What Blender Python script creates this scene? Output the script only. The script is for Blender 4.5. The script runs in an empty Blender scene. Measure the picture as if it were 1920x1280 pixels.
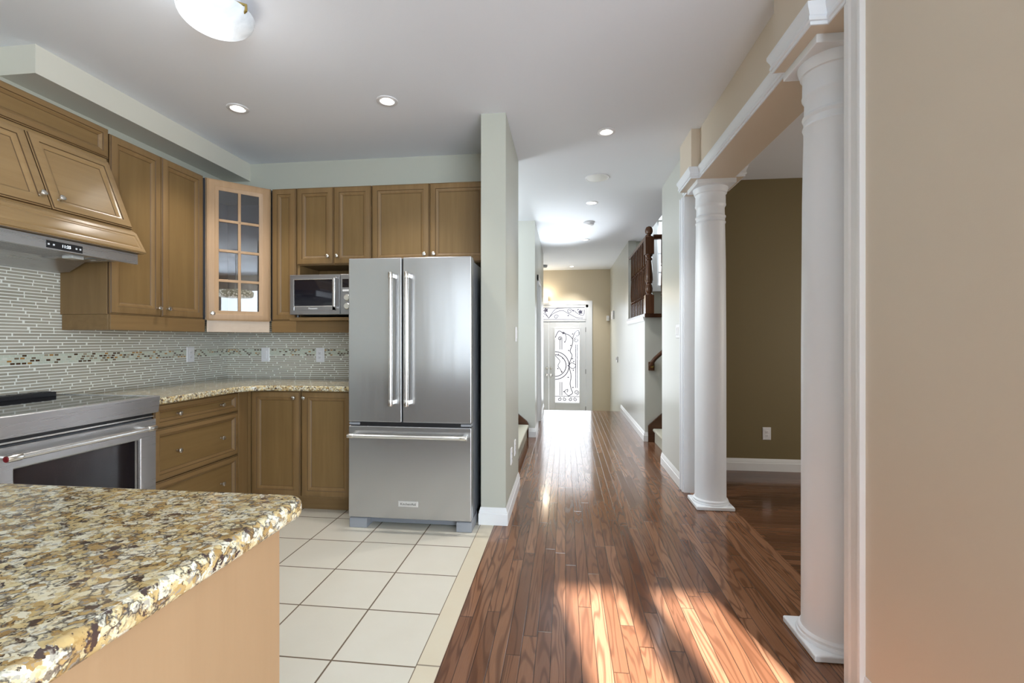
import bpy, math, random
from mathutils import Vector, Matrix
random.seed(7)
D = bpy.data
SC = bpy.context.scene
COL = SC.collection

# ------------------------------------------------------------------ camera
FPX = 870.0
cam_d = D.cameras.new('camera')
cam_d.sensor_width = 36.0
cam_d.lens = FPX / 1920 * 36.0
cam_d.shift_y = -3 / 1920
cam_d.clip_start = 0.02
cam = D.objects.new('camera', cam_d)
COL.objects.link(cam)
cam.location = (0, 0, 1.23)
cam.rotation_euler = (math.radians(90), 0, math.atan(99 / FPX))
SC.camera = cam

# ------------------------------------------------------------------ exposure
SC.view_settings.view_transform = 'Standard'
SC.view_settings.look = 'None'
SC.view_settings.gamma = 1.0
SC.view_settings.use_curve_mapping = False
SC.view_settings.exposure = 1.24
SC.cycles.max_bounces = 10
SC.cycles.diffuse_bounces = 6
SC.cycles.glossy_bounces = 5
SC.cycles.transparent_max_bounces = 8
SC.cycles.sample_clamp_indirect = 6.0
SC.cycles.caustics_reflective = False
SC.cycles.caustics_refractive = False

# ------------------------------------------------------------------ sky
W = D.worlds.new('sky')
SC.world = W
W.use_nodes = True
wn = W.node_tree.nodes
wl = W.node_tree.links
wn.clear()
wo = wn.new('ShaderNodeOutputWorld')
wb = wn.new('ShaderNodeBackground')
wt = wn.new('ShaderNodeTexCoord')
ws = wn.new('ShaderNodeSeparateXYZ')
wr = wn.new('ShaderNodeValToRGB')
wl.new(wt.outputs['Generated'], ws.inputs[0])
wl.new(ws.outputs[2], wr.inputs[0])
wr.color_ramp.elements[0].position = 0.0
wr.color_ramp.elements[0].color = (0.86, 0.87, 0.86, 1)
wr.color_ramp.elements[1].position = 0.5
wr.color_ramp.elements[1].color = (0.80, 0.90, 1.0, 1)
wl.new(wr.outputs[0], wb.inputs[0])
wb.inputs[1].default_value = 0.72
wl.new(wb.outputs[0], wo.inputs[0])

# ------------------------------------------------------------------ sun, daylight at the windows, added area lights
def add_light(name, kind, loc, energy, color=(1, 1, 1), direction=None, **kw):
    l = D.lights.new(name, kind)
    l.energy = energy
    l.color = color
    for k, v in kw.items():
        setattr(l, k, v)
    o = D.objects.new(name, l)
    COL.objects.link(o)
    o.location = loc
    if direction is not None:
        o.rotation_euler = Vector(direction).to_track_quat('-Z', 'Y').to_euler()
    return o

add_light('sun', 'SUN', (3, -8, 6), 25.0, (1.0, 0.98, 0.95), (-1.0, 4.76, -2.1), angle=math.radians(0.9))
def area_light(name, loc, direction, sx, sy, energy, color=(0.93, 0.97, 1.0), spread=180):
    return add_light(name, 'AREA', loc, energy, color, direction, shape='RECTANGLE', size=sx, size_y=sy, spread=math.radians(spread))
area_light('daylight_patio', (2.0, -2.25, 1.25), (-0.1, 1, 0.0), 3.4, 2.0, 138, (0.76, 0.89, 1.0))
area_light('fridge_band_light', (-1.75, -2.25, 1.45), (0, 1, 0.0), 0.55, 1.9, 7, (0.76, 0.89, 1.0))  # added area light, no window here; draws the bright band on the fridge
area_light('family_side_fill', (4.35, -0.7, 1.4), (-1, 0.1, 0.0), 2.6, 1.9, 52, (0.76, 0.89, 1.0))  # added fill from the family room side; this wall has no window
area_light('daylight_front_door', (-0.1, 9.95, 0.95), (0, -1, 0), 1.3, 2.0, 10, (0.84, 0.92, 1.0))
area_light('daylight_stair_window', (1.8, 7.1, 3.0), (-0.5, -1, -0.6), 0.8, 1.4, 14, (0.84, 0.92, 1.0))
area_light('daylight_side_stair', (-2.2, 4.9, 2.0), (1, 0.35, -0.15), 1.0, 1.2, 26, (0.88, 0.95, 1.0))
area_light('daylight_dining', (4.3, 3.0, 1.3), (-1, 0.2, -0.3), 1.6, 1.4, 17, (1.0, 0.95, 0.86))
add_light('door_glass_reflection', 'SPOT', (-0.33, 9.6, 0.5), 460, (0.88, 0.95, 1.0), (0.30, -3.1, 2.2), spot_size=math.radians(24), spot_blend=1.0, shadow_soft_size=0.12)

# ------------------------------------------------------------------ node helper
class G:
    def __init__(self, name):
        self.m = D.materials.new(name)
        self.m.use_nodes = True
        self.nt = self.m.node_tree
        self.nt.nodes.clear()
        self.out = self.nt.nodes.new('ShaderNodeOutputMaterial')
    def put(self, sock, v):
        if isinstance(v, bpy.types.NodeSocket):
            self.nt.links.new(v, sock)
        elif v is not None:
            if isinstance(v, (tuple, list)) and len(v) == 3 and sock.type == 'RGBA':
                v = (*v, 1)
            sock.default_value = v
    def N(self, typ, ins=None, **props):
        n = self.nt.nodes.new('ShaderNode' + typ)
        for k, v in props.items():
            setattr(n, k, v)
        for k, v in (ins or {}).items():
            self.put(n.inputs[k], v)
        return n
    def M(self, op, a, b=None, c=None):
        n = self.N('Math', operation=op)
        self.put(n.inputs[0], a)
        if b is not None: self.put(n.inputs[1], b)
        if c is not None: self.put(n.inputs[2], c)
        return n.outputs[0]
    def mix(self, f, a, b, blend='MIX'):
        n = self.N('Mix', data_type='RGBA', blend_type=blend)
        self.put(n.inputs[0], f)
        self.put(n.inputs[6], a)
        self.put(n.inputs[7], b)
        return n.outputs[2]
    def ramp(self, f, stops, interp='LINEAR'):
        n = self.N('ValToRGB')
        cr = n.color_ramp
        cr.interpolation = interp
        while len(cr.elements) < len(stops):
            cr.elements.new(0.5)
        for e, (p, c) in zip(cr.elements, stops):
            e.position = p
            if isinstance(c, (int, float)): c = (c, c, c)
            e.color = (*c, 1)
        self.put(n.inputs[0], f)
        return n.outputs[0]
    def pos(self, world=True):
        if world:
            return self.N('NewGeometry').outputs['Position']
        return self.N('TexCoord').outputs['Object']
    def xyz(self, v):
        n = self.N('SeparateXYZ', {0: v})
        return n.outputs[0], n.outputs[1], n.outputs[2]
    def vec(self, x, y, z):
        n = self.N('CombineXYZ')
        self.put(n.inputs[0], x); self.put(n.inputs[1], y); self.put(n.inputs[2], z)
        return n.outputs[0]
    def scale(self, v, s):
        n = self.N('Mapping')
        self.put(n.inputs[0], v)
        n.inputs['Scale'].default_value = s
        return n.outputs[0]
    def noise(self, v, scale, detail=3, rough=0.5, dist=0.0):
        return self.N('TexNoise', {'Vector': v, 'Scale': scale, 'Detail': detail, 'Roughness': rough, 'Distortion': dist}).outputs[0]
    def white(self, v, dim='2D'):
        n = self.N('TexWhiteNoise', noise_dimensions=dim)
        if dim == '1D':
            self.put(n.inputs['W'], v)
        else:
            self.put(n.inputs['Vector'], v)
        return n.outputs[0]
    def bump(self, h, strength, dist=0.01, normal=None):
        n = self.N('Bump', {'Strength': strength, 'Distance': dist, 'Height': h})
        if normal is not None: self.put(n.inputs['Normal'], normal)
        return n.outputs[0]
    def bsdf(self, color, rough=0.5, metal=0.0, normal=None, coat=0.0, coat_rough=0.05, spec=0.5, **kw):
        b = self.N('BsdfPrincipled')
        self.put(b.inputs['Base Color'], color)
        self.put(b.inputs['Roughness'], rough)
        self.put(b.inputs['Metallic'], metal)
        self.put(b.inputs['Coat Weight'], coat)
        self.put(b.inputs['Coat Roughness'], coat_rough)
        self.put(b.inputs['Specular IOR Level'], spec)
        if normal is not None: self.put(b.inputs['Normal'], normal)
        for k, v in kw.items():
            self.put(b.inputs[k.replace('_', ' ')], v)
        self.nt.links.new(b.outputs[0], self.out.inputs[0])
        return self.m

def m_plain(name, color, rough=0.5, metal=0.0, **kw):
    g = G(name)
    n = g.noise(g.pos(False), 40, 2)
    c = g.mix(g.M('MULTIPLY', n, 0.10), color, tuple(x * 0.8 for x in color))
    return g.bsdf(c, rough, metal, **kw)

def m_paint(name, color, rough=0.55, tex=0.04):
    g = G(name)
    p = g.pos()
    h = g.noise(p, 260, 3)
    big = g.noise(p, 1.3, 2)
    c = g.mix(g.M('MULTIPLY', big, 0.10), color, tuple(x * 0.9 for x in color))
    return g.bsdf(c, rough, normal=g.bump(h, tex, 0.004), spec=0.4)

def m_ceiling(name, color):
    g = G(name)
    p = g.pos()
    h = g.noise(p, 120, 4, 0.65)
    return g.bsdf(color, 0.8, normal=g.bump(h, 0.12, 0.004), spec=0.2)

def m_cab(name, axis, base, dark, rough=0.46):
    g = G(name)
    p = g.pos(False)
    sc = {'z': (26, 26, 1.6), 'x': (1.6, 26, 26), 'y': (26, 1.6, 26)}[axis]
    q = g.scale(p, sc)
    f = g.noise(q, 1.0, 5, 0.6, 0.4)
    fine = g.noise(g.scale(p, tuple(s * 6 for s in sc)), 1.0, 3, 0.6)
    blotch = g.noise(p, 5.0, 3, 0.55)
    c = g.mix(g.ramp(f, [(0.3, 0.0), (0.7, 1.0)]), dark, base)
    c = g.mix(g.M('MULTIPLY', blotch, 0.35), c, tuple(x * 0.75 for x in base))
    c = g.mix(g.M('MULTIPLY', fine, 0.18), c, tuple(x * 0.65 for x in base))
    return g.bsdf(c, rough, normal=g.bump(fine, 0.03, 0.002), spec=0.35)

def m_steel(name, color=(0.56, 0.56, 0.57), rough=0.27, axis='z', wave=0.0):
    g = G(name)
    p = g.pos(False)
    sc = {'z': (300, 300, 3), 'x': (3, 300, 300), 'y': (300, 3, 300)}[axis]
    f = g.noise(g.scale(p, sc), 1.0, 2)
    r = g.M('MULTIPLY_ADD', f, 0.04, rough - 0.02)
    nrm = None
    if wave:
        w = g.noise(g.scale(p, (7, 7, 0.5)), 1.0, 2)
        nrm = g.bump(w, wave, 0.02)
    return g.bsdf(color, r, 0.8, normal=nrm)

def m_granite():
    g = G('granite')
    p = g.pos()
    warp = g.N('TexNoise', {'Vector': p, 'Scale': 26.0, 'Detail': 4, 'Roughness': 0.65}).outputs[1]
    q = g.N('VectorMath', {0: p, 1: g.N('VectorMath', {0: warp, 3: 0.034}, operation='SCALE').outputs[0]}, operation='ADD').outputs[0]
    v = g.N('TexVoronoi', {'Vector': g.scale(q, (0.85, 1.0, 1)), 'Scale': 82.0, 'Randomness': 1.0})
    cell = g.xyz(v.outputs['Color'])[0]
    cellb = g.xyz(v.outputs['Color'])[2]
    v2 = g.N('TexVoronoi', {'Vector': q, 'Scale': 190.0})
    cell2 = g.xyz(v2.outputs['Color'])[1]
    big = g.noise(p, 9.0, 4, 0.6)
    t = g.M('ADD', g.M('MULTIPLY', cell, 0.62), g.M('MULTIPLY', big, 0.55))
    base = g.ramp(t, [(0.20, (0.17, 0.105, 0.05)), (0.34, (0.36, 0.23, 0.085)), (0.46, (0.52, 0.39, 0.18)), (0.58, (0.64, 0.55, 0.33)), (0.72, (0.72, 0.67, 0.50)), (0.90, (0.66, 0.64, 0.53))])
    base = g.mix(g.ramp(cell2, [(0.70, 0.0), (0.78, 0.55)]), base, (0.44, 0.31, 0.14))
    base = g.mix(g.ramp(cell2, [(0.10, 0.75), (0.17, 0.0)]), base, (0.26, 0.25, 0.23))
    edge = g.N('TexVoronoi', {'Vector': g.scale(q, (0.85, 1.0, 1)), 'Scale': 82.0}, feature='DISTANCE_TO_EDGE').outputs[0]
    mask = g.ramp(g.noise(p, 34, 4, 0.65), [(0.45, 0.0), (0.56, 1.0)])
    veins = g.M('MULTIPLY', g.ramp(edge, [(0.0, 1.0), (0.16, 0.0)]), mask)
    base = g.mix(veins, base, (0.05, 0.043, 0.04))
    dark = g.M('MULTIPLY', g.ramp(cellb, [(0.86, 0.0), (0.89, 1.0)]), g.ramp(g.noise(p, 60, 3, 0.7), [(0.46, 0.0), (0.54, 1.0)]))
    base = g.mix(dark, base, (0.06, 0.04, 0.035))
    spots = g.ramp(g.noise(q, 120, 3, 0.7), [(0.61, 0.0), (0.66, 1.0)])
    base = g.mix(spots, base, (0.07, 0.05, 0.04))
    return g.bsdf(base, 0.10, spec=0.5)

def m_tile():
    g = G('floor_tile')
    x, y, z = g.xyz(g.pos())
    u = g.M('DIVIDE', g.M('ADD', x, 0.556 + 0.3345 * 20), 0.3345)
    v = g.M('DIVIDE', g.M('ADD', y, 0.338 * 20 - 2.706), 0.338)
    def edge(t):
        f = g.M('FRACT', t)
        return g.M('MINIMUM', f, g.M('SUBTRACT', 1.0, f))
    e = g.M('MINIMUM', edge(u), edge(v))
    line = g.ramp(e, [(0.0085, 1.0), (0.0125, 0.0)])
    idx = g.white(g.vec(g.M('FLOOR', u), g.M('FLOOR', v), 0.0))
    n = g.noise(g.pos(), 5.0, 4, 0.6)
    c = g.mix(n, (0.62, 0.58, 0.49), (0.68, 0.65, 0.57))
    c = g.mix(g.M('MULTIPLY', idx, 0.18), c, (0.56, 0.52, 0.42))
    c = g.mix(line, c, (0.13, 0.09, 0.055))
    h = g.M('SUBTRACT', 1.0, line)
    return g.bsdf(c, g.M('MULTIPLY_ADD', line, 0.5, 0.30), normal=g.bump(h, 0.3, 0.002))

def m_border():
    g = G('border_tile')
    x, y, z = g.xyz(g.pos())
    f = g.M('FRACT', g.M('DIVIDE', g.M('SUBTRACT', y, 1.706 - 13.6), 1.36))
    e = g.M('MINIMUM', f, g.M('SUBTRACT', 1.0, f))
    line = g.ramp(e, [(0.0014, 1.0), (0.0024, 0.0)])
    n = g.noise(g.pos(), 7.0, 4, 0.6)
    c = g.mix(n, (0.62, 0.54, 0.40), (0.66, 0.60, 0.47))
    return g.bsdf(g.mix(line, c, (0.13, 0.09, 0.055)), 0.3)

def m_planks(name, along='y', dark=1.0):
    g = G(name)
    P = g.pos()
    x, y, z = g.xyz(P)
    u, v = (x, y) if along == 'y' else (y, x)
    bw = 0.0585
    ub = g.M('DIVIDE', g.M('ADD', u, 10.0), bw)
    bi = g.M('FLOOR', ub)
    r1 = g.white(bi, '1D')
    r2 = g.white(g.M('ADD', bi, 77.3), '1D')
    ln = g.M('MULTIPLY_ADD', r2, 0.6, 0.75)
    vb = g.M('DIVIDE', g.M('ADD', g.M('ADD', v, 20.0), g.M('MULTIPLY', r1, 7.0)), ln)
    vi = g.M('FLOOR', vb)
    rnd = g.white(g.vec(bi, vi, 0.0))
    rnd2 = g.white(g.vec(vi, bi, 3.0), '3D')
    def edge(t):
        f = g.M('FRACT', t)
        return g.M('MINIMUM', f, g.M('SUBTRACT', 1.0, f))
    eu, ev = edge(ub), edge(vb)
    seam = g.M('MAXIMUM', g.ramp(eu, [(0.018, 1.0), (0.038, 0.0)]), g.ramp(ev, [(0.0014, 1.0), (0.0028, 0.0)]))
    # oak grain: rings of a stretched, distorted field
    off = g.M('MULTIPLY', rnd, 41.0)
    gv = g.vec(g.M('ADD', g.M('MULTIPLY', u, 9.0), off), g.M('MULTIPLY', v, 0.9), off)
    field = g.noise(gv, 1.0, 2, 0.5, 0.3)
    ring = g.M('SINE', g.M('MULTIPLY', field, 80.0))
    ring = g.ramp(g.M('MULTIPLY_ADD', ring, 0.5, 0.5), [(0.55, 0.0), (1.0, 1.0)])
    fine = g.noise(g.vec(g.M('MULTIPLY', u, 420.0), g.M('MULTIPLY', v, 9.0), off), 1.0, 3, 0.6)
    base = g.ramp(rnd2, [(0.0, (0.122, 0.052, 0.027)), (0.35, (0.175, 0.079, 0.041)), (0.7, (0.215, 0.101, 0.054)), (1.0, (0.265, 0.132, 0.075))])
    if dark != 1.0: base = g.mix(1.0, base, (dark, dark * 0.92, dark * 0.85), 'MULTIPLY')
    c = g.mix(g.M('MULTIPLY', ring, 0.64), base, (0.070, 0.028, 0.014))
    c = g.mix(g.M('MULTIPLY', g.ramp(fine, [(0.45, 0.0), (0.75, 1.0)]), 0.35), c, (0.08, 0.032, 0.016))
    c = g.mix(g.M('MULTIPLY', seam, 0.75), c, (0.02, 0.009, 0.005))
    tilt = g.M('MULTIPLY', g.M('SUBTRACT', g.M('FRACT', ub), 0.5), g.M('SUBTRACT', rnd, 0.5))
    h = g.M('ADD', g.M('SUBTRACT', g.M('MULTIPLY', tilt, 0.35), g.M('MULTIPLY', seam, 0.6)), g.M('MULTIPLY', fine, 0.05))
    nrm = g.bump(h, 0.55, 0.0016)
    return g.bsdf(c, g.M('MULTIPLY_ADD', ring, 0.06, 0.14), normal=nrm, coat=0.10, coat_rough=0.06, spec=0.40)

def m_backsplash(name, ax):
    g = G(name)
    P = g.pos()
    x, y, z = g.xyz(P)
    u = x if ax == 'x' else y
    rp = 0.0172
    def rows(zz, pitch):
        t = g.M('DIVIDE', zz, pitch)
        return g.M('FLOOR', t), g.M('FRACT', t)
    ri, rf = rows(g.M('SUBTRACT', z, 0.905 - 0.0172 * 3), rp)
    a = g.white(ri, '1D')
    b = g.white(g.M('ADD', ri, 31.7), '1D')
    t = g.M('MULTIPLY', g.M('ADD', u, 12.0), g.M('MULTIPLY_ADD', a, 3.0, 6.0))
    t = g.M('ADD', t, g.M('MULTIPLY', b, 9.0))
    t = g.M('ADD', t, g.M('MULTIPLY', g.noise(g.vec(g.M('MULTIPLY', t, 0.7), g.M('MULTIPLY', ri, 7.7), 0.0), 1.0, 1), 1.1))
    tf = g.M('FRACT', t)
    ti = g.M('FLOOR', t)
    ev = g.M('MINIMUM', rf, g.M('SUBTRACT', 1.0, rf))
    eu = g.M('MINIMUM', tf, g.M('SUBTRACT', 1.0, tf))
    grout = g.M('MAXIMUM', g.ramp(ev, [(0.12, 1.0), (0.165, 0.0)]), g.ramp(eu, [(0.018, 1.0), (0.028, 0.0)]))
    rc = g.white(g.vec(ti, ri, 1.0))
    glass = g.mix(rc, (0.33, 0.305, 0.245), (0.405, 0.38, 0.315))
    c = g.mix(grout, glass, (0.78, 0.79, 0.73))
    # mosaic band
    mi, mf = rows(g.M('SUBTRACT', z, 1.096), 0.0138)
    mu = g.M('ADD', g.M('DIVIDE', g.M('ADD', u, 12.0), 0.0265), g.M('MULTIPLY', g.white(g.M('ADD', mi, 5.1), '1D'), 1.0))
    muf = g.M('FRACT', mu)
    mui = g.M('FLOOR', mu)
    e2 = g.M('MAXIMUM', g.ramp(g.M('MINIMUM', mf, g.M('SUBTRACT', 1.0, mf)), [(0.12, 1.0), (0.17, 0.0)]), g.ramp(g.M('MINIMUM', muf, g.M('SUBTRACT', 1.0, muf)), [(0.09, 1.0), (0.13, 0.0)]))
    mr = g.white(g.vec(mui, mi, 4.0))
    mc = g.ramp(mr, [(0.0, (0.52, 0.55, 0.46)), (0.34, (0.58, 0.58, 0.48)), (0.50, (0.07, 0.035, 0.018)), (0.66, (0.16, 0.12, 0.08)), (0.76, (0.38, 0.20, 0.06)), (0.85, (0.33, 0.27, 0.19)), (0.93, (0.66, 0.66, 0.58))], 'CONSTANT')
    mc = g.mix(e2, mc, (0.52, 0.56, 0.48))
    band = g.M('MULTIPLY', g.M('GREATER_THAN', z, 1.096), g.M('LESS_THAN', z, 1.1512))
    c = g.mix(band, c, mc)
    gr = g.mix(band, g.vec(grout, grout, grout), g.vec(e2, e2, e2))
    grv = g.xyz(gr)[0]
    h = g.M('SUBTRACT', 1.0, grv)
    return g.bsdf(c, g.M('MULTIPLY_ADD', grv, 0.5, 0.10), normal=g.bump(h, 0.35, 0.002), spec=0.55)

def m_emit(name, color, strength):
    g = G(name)
    e = g.N('Emission', {0: color, 1: strength})
    g.nt.links.new(e.outputs[0], g.out.inputs[0])
    return g.m

def m_glass(name, tint=(1, 1, 1), gloss=0.12, rough=0.0):
    g = G(name)
    t = g.N('BsdfTransparent', {0: tint})
    s = g.N('BsdfGlossy', {0: (1, 1, 1), 'Roughness': rough})
    lw = g.N('LayerWeight', {0: gloss})
    f = g.M('ADD', lw.outputs['Fresnel'], 0.03)
    mx = g.N('MixShader', {0: f, 1: t.outputs[0], 2: s.outputs[0]})
    g.nt.links.new(mx.outputs[0], g.out.inputs[0])
    return g.m

def m_lampglass():
    g = G('alabaster_glass')
    p = g.pos(False)
    n = g.noise(p, 9, 4, 0.6, 1.0)
    c = g.mix(n, (0.80, 0.84, 0.88), (0.42, 0.47, 0.52))
    b = g.N('BsdfPrincipled', {'Base Color': c, 'Roughness': 0.2, 'Emission Color': c, 'Emission Strength': g.M('MULTIPLY_ADD', g.ramp(g.M('SUBTRACT', 0.5, g.M('MULTIPLY', g.xyz(p)[0], 3.4)), [(0.25, 0.0), (0.85, 1.0)]), 0.85, 0.06)})
    g.nt.links.new(b.outputs[0], g.out.inputs[0])
    return g.m

def m_beads():
    g = G('beaded_shade')
    v = g.N('TexVoronoi', {'Vector': g.pos(False), 'Scale': 34.0}).outputs['Distance']
    c = g.ramp(v, [(0.25, (0.95, 0.92, 0.78)), (0.55, (0.30, 0.27, 0.18))])
    b = g.N('BsdfPrincipled', {'Base Color': c, 'Roughness': 0.4, 'Emission Color': c, 'Emission Strength': 1.3})
    g.nt.links.new(b.outputs[0], g.out.inputs[0])
    return g.m

CAB = (0.225, 0.138, 0.058)
CABD = (0.170, 0.100, 0.038)
PAN = (0.208, 0.129, 0.050)
PAND = (0.165, 0.098, 0.035)
M = {
    'ceiling': m_ceiling('ceiling_paint', (0.77, 0.80, 0.85)),
    'sage': m_paint('sage_wall_paint', (0.44, 0.445, 0.385), 0.45),
    'soffit': m_paint('sage_paint_lightened', (0.60, 0.585, 0.51), 0.45),  # same sage wall paint, colour lightened to stand in for more light
    'hall': m_paint('pale_hall_paint', (0.52, 0.53, 0.49), 0.33),
    'beige': m_paint('beige_wall_paint', (0.65, 0.57, 0.465), 0.5),
    'olive': m_paint('olive_wall_paint', (0.185, 0.145, 0.072), 0.5),
    'foyer': m_paint('tan_foyer_paint', (0.58, 0.51, 0.39), 0.5),
    'white': m_paint('white_trim_paint', (0.76, 0.77, 0.78), 0.32, 0.01),
    'colwhite': m_paint('column_white_paint', (0.78, 0.82, 0.87), 0.4, 0.02),
    'doorwhite': m_paint('door_white_paint', (0.76, 0.79, 0.84), 0.35, 0.01),
    'cabz': m_cab('maple_vertical', 'z', CAB, CABD),
    'cabx': m_cab('maple_across_x', 'x', CAB, CABD),
    'caby': m_cab('maple_across_y', 'y', CAB, CABD),
    'panelz': m_cab('maple_panel_vertical', 'z', PAN, PAND),
    'panely': m_cab('maple_panel_across', 'y', PAN, PAND),
    'glaze': m_plain('brown_glaze_line', (0.085, 0.045, 0.016), 0.5),
    'hoodw': m_cab('maple_hood', 'y', (0.33, 0.215, 0.10), (0.27, 0.17, 0.075), 0.28),
    'glassw': m_cab('maple_pale', 'z', (0.43, 0.28, 0.16), (0.36, 0.225, 0.12)),
    'palew': m_cab('maple_pale_valance', 'x', (0.50, 0.40, 0.31), (0.46, 0.36, 0.27)),
    'islandw': m_cab('maple_island_panel', 'z', (0.345, 0.225, 0.125), (0.32, 0.205, 0.112), 0.5),
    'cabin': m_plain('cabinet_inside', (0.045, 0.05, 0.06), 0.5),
    'steel': m_steel('brushed_steel', (0.48, 0.48, 0.485), 0.23, 'z', 0.10),
    'steelx': m_steel('brushed_steel_across', (0.50, 0.50, 0.51), 0.28, 'y'),
    'steeldark': m_steel('dark_brushed_steel', (0.30, 0.30, 0.31), 0.3, 'y'),
    'steelbar': m_steel('polished_steel_bar', (0.72, 0.71, 0.69), 0.18, 'z'),
    'greyside': m_plain('grey_enamel', (0.16, 0.17, 0.19), 0.4),
    'greyplastic': m_plain('grey_plastic', (0.24, 0.25, 0.27), 0.5),
    'black': m_plain('black_plastic', (0.012, 0.012, 0.014), 0.35),
    'blackglass': m_plain('black_glass', (0.008, 0.008, 0.012), 0.05, spec=0.6),
    'ovenglass': m_plain('oven_glass', (0.014, 0.011, 0.013), 0.07, spec=0.6),
    'knob': m_plain('satin_nickel', (0.72, 0.70, 0.66), 0.25, 1.0),
    'brass': m_plain('aged_brass', (0.48, 0.36, 0.12), 0.3, 1.0),
    'plate': m_plain('white_plastic', (0.74, 0.74, 0.76), 0.35),
    'slot': m_plain('outlet_slot', (0.10, 0.10, 0.11), 0.6),
    'darkwood': m_cab('dark_stained_oak', 'z', (0.125, 0.054, 0.026), (0.060, 0.025, 0.012), 0.25),
    'darkwoodx': m_cab('dark_stained_oak_across', 'x', (0.10, 0.042, 0.020), (0.05, 0.020, 0.010), 0.25),
    'carpet': m_paint('cream_carpet', (0.52, 0.50, 0.42), 0.95, 0.5),
    'iron': m_plain('wrought_iron', (0.10, 0.10, 0.16), 0.5),
    'granite': m_granite(),
    'tile': m_tile(),
    'border': m_border(),
    'hallfloor': m_planks('oak_strip_floor', 'y'),
    'dinfloor': m_planks('oak_strip_floor_across_dim', 'x', 0.72),  # same oak as the hall, colour darkened for the dim dining room
    'foyertile': m_plain('foyer_tile', (0.50, 0.46, 0.38), 0.3),
    'bsx': m_backsplash('glass_strip_mosaic_back', 'x'),
    'bsy': m_backsplash('glass_strip_mosaic_left', 'y'),
    'potglow': m_emit('lamp_glow', (1.0, 0.93, 0.80), 6.0),
    'ledtext': m_emit('display_digits', (0.75, 0.88, 1.0), 1.2),
    'sconceglow': m_emit('sconce_glow', (1.0, 0.84, 0.62), 1.1),
    'glass': m_glass('clear_glass'),
    'cabglass': m_glass('cabinet_glass', (0.88, 0.90, 0.93), 0.35, 0.0),
    'lampglass': m_lampglass(),
    'beads': m_beads(),
    'red': m_plain('red_enamel', (0.22, 0.012, 0.02), 0.3),
    'badge': m_plain('badge_silver', (0.70, 0.70, 0.70), 0.3, 0.6),
    'ink': m_plain('dark_lettering', (0.02, 0.02, 0.02), 0.5),
    'lightink': m_plain('light_lettering', (0.70, 0.72, 0.75), 0.5),
    'lens': m_plain('frosted_lens', (0.65, 0.66, 0.64), 0.3),
}

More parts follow.
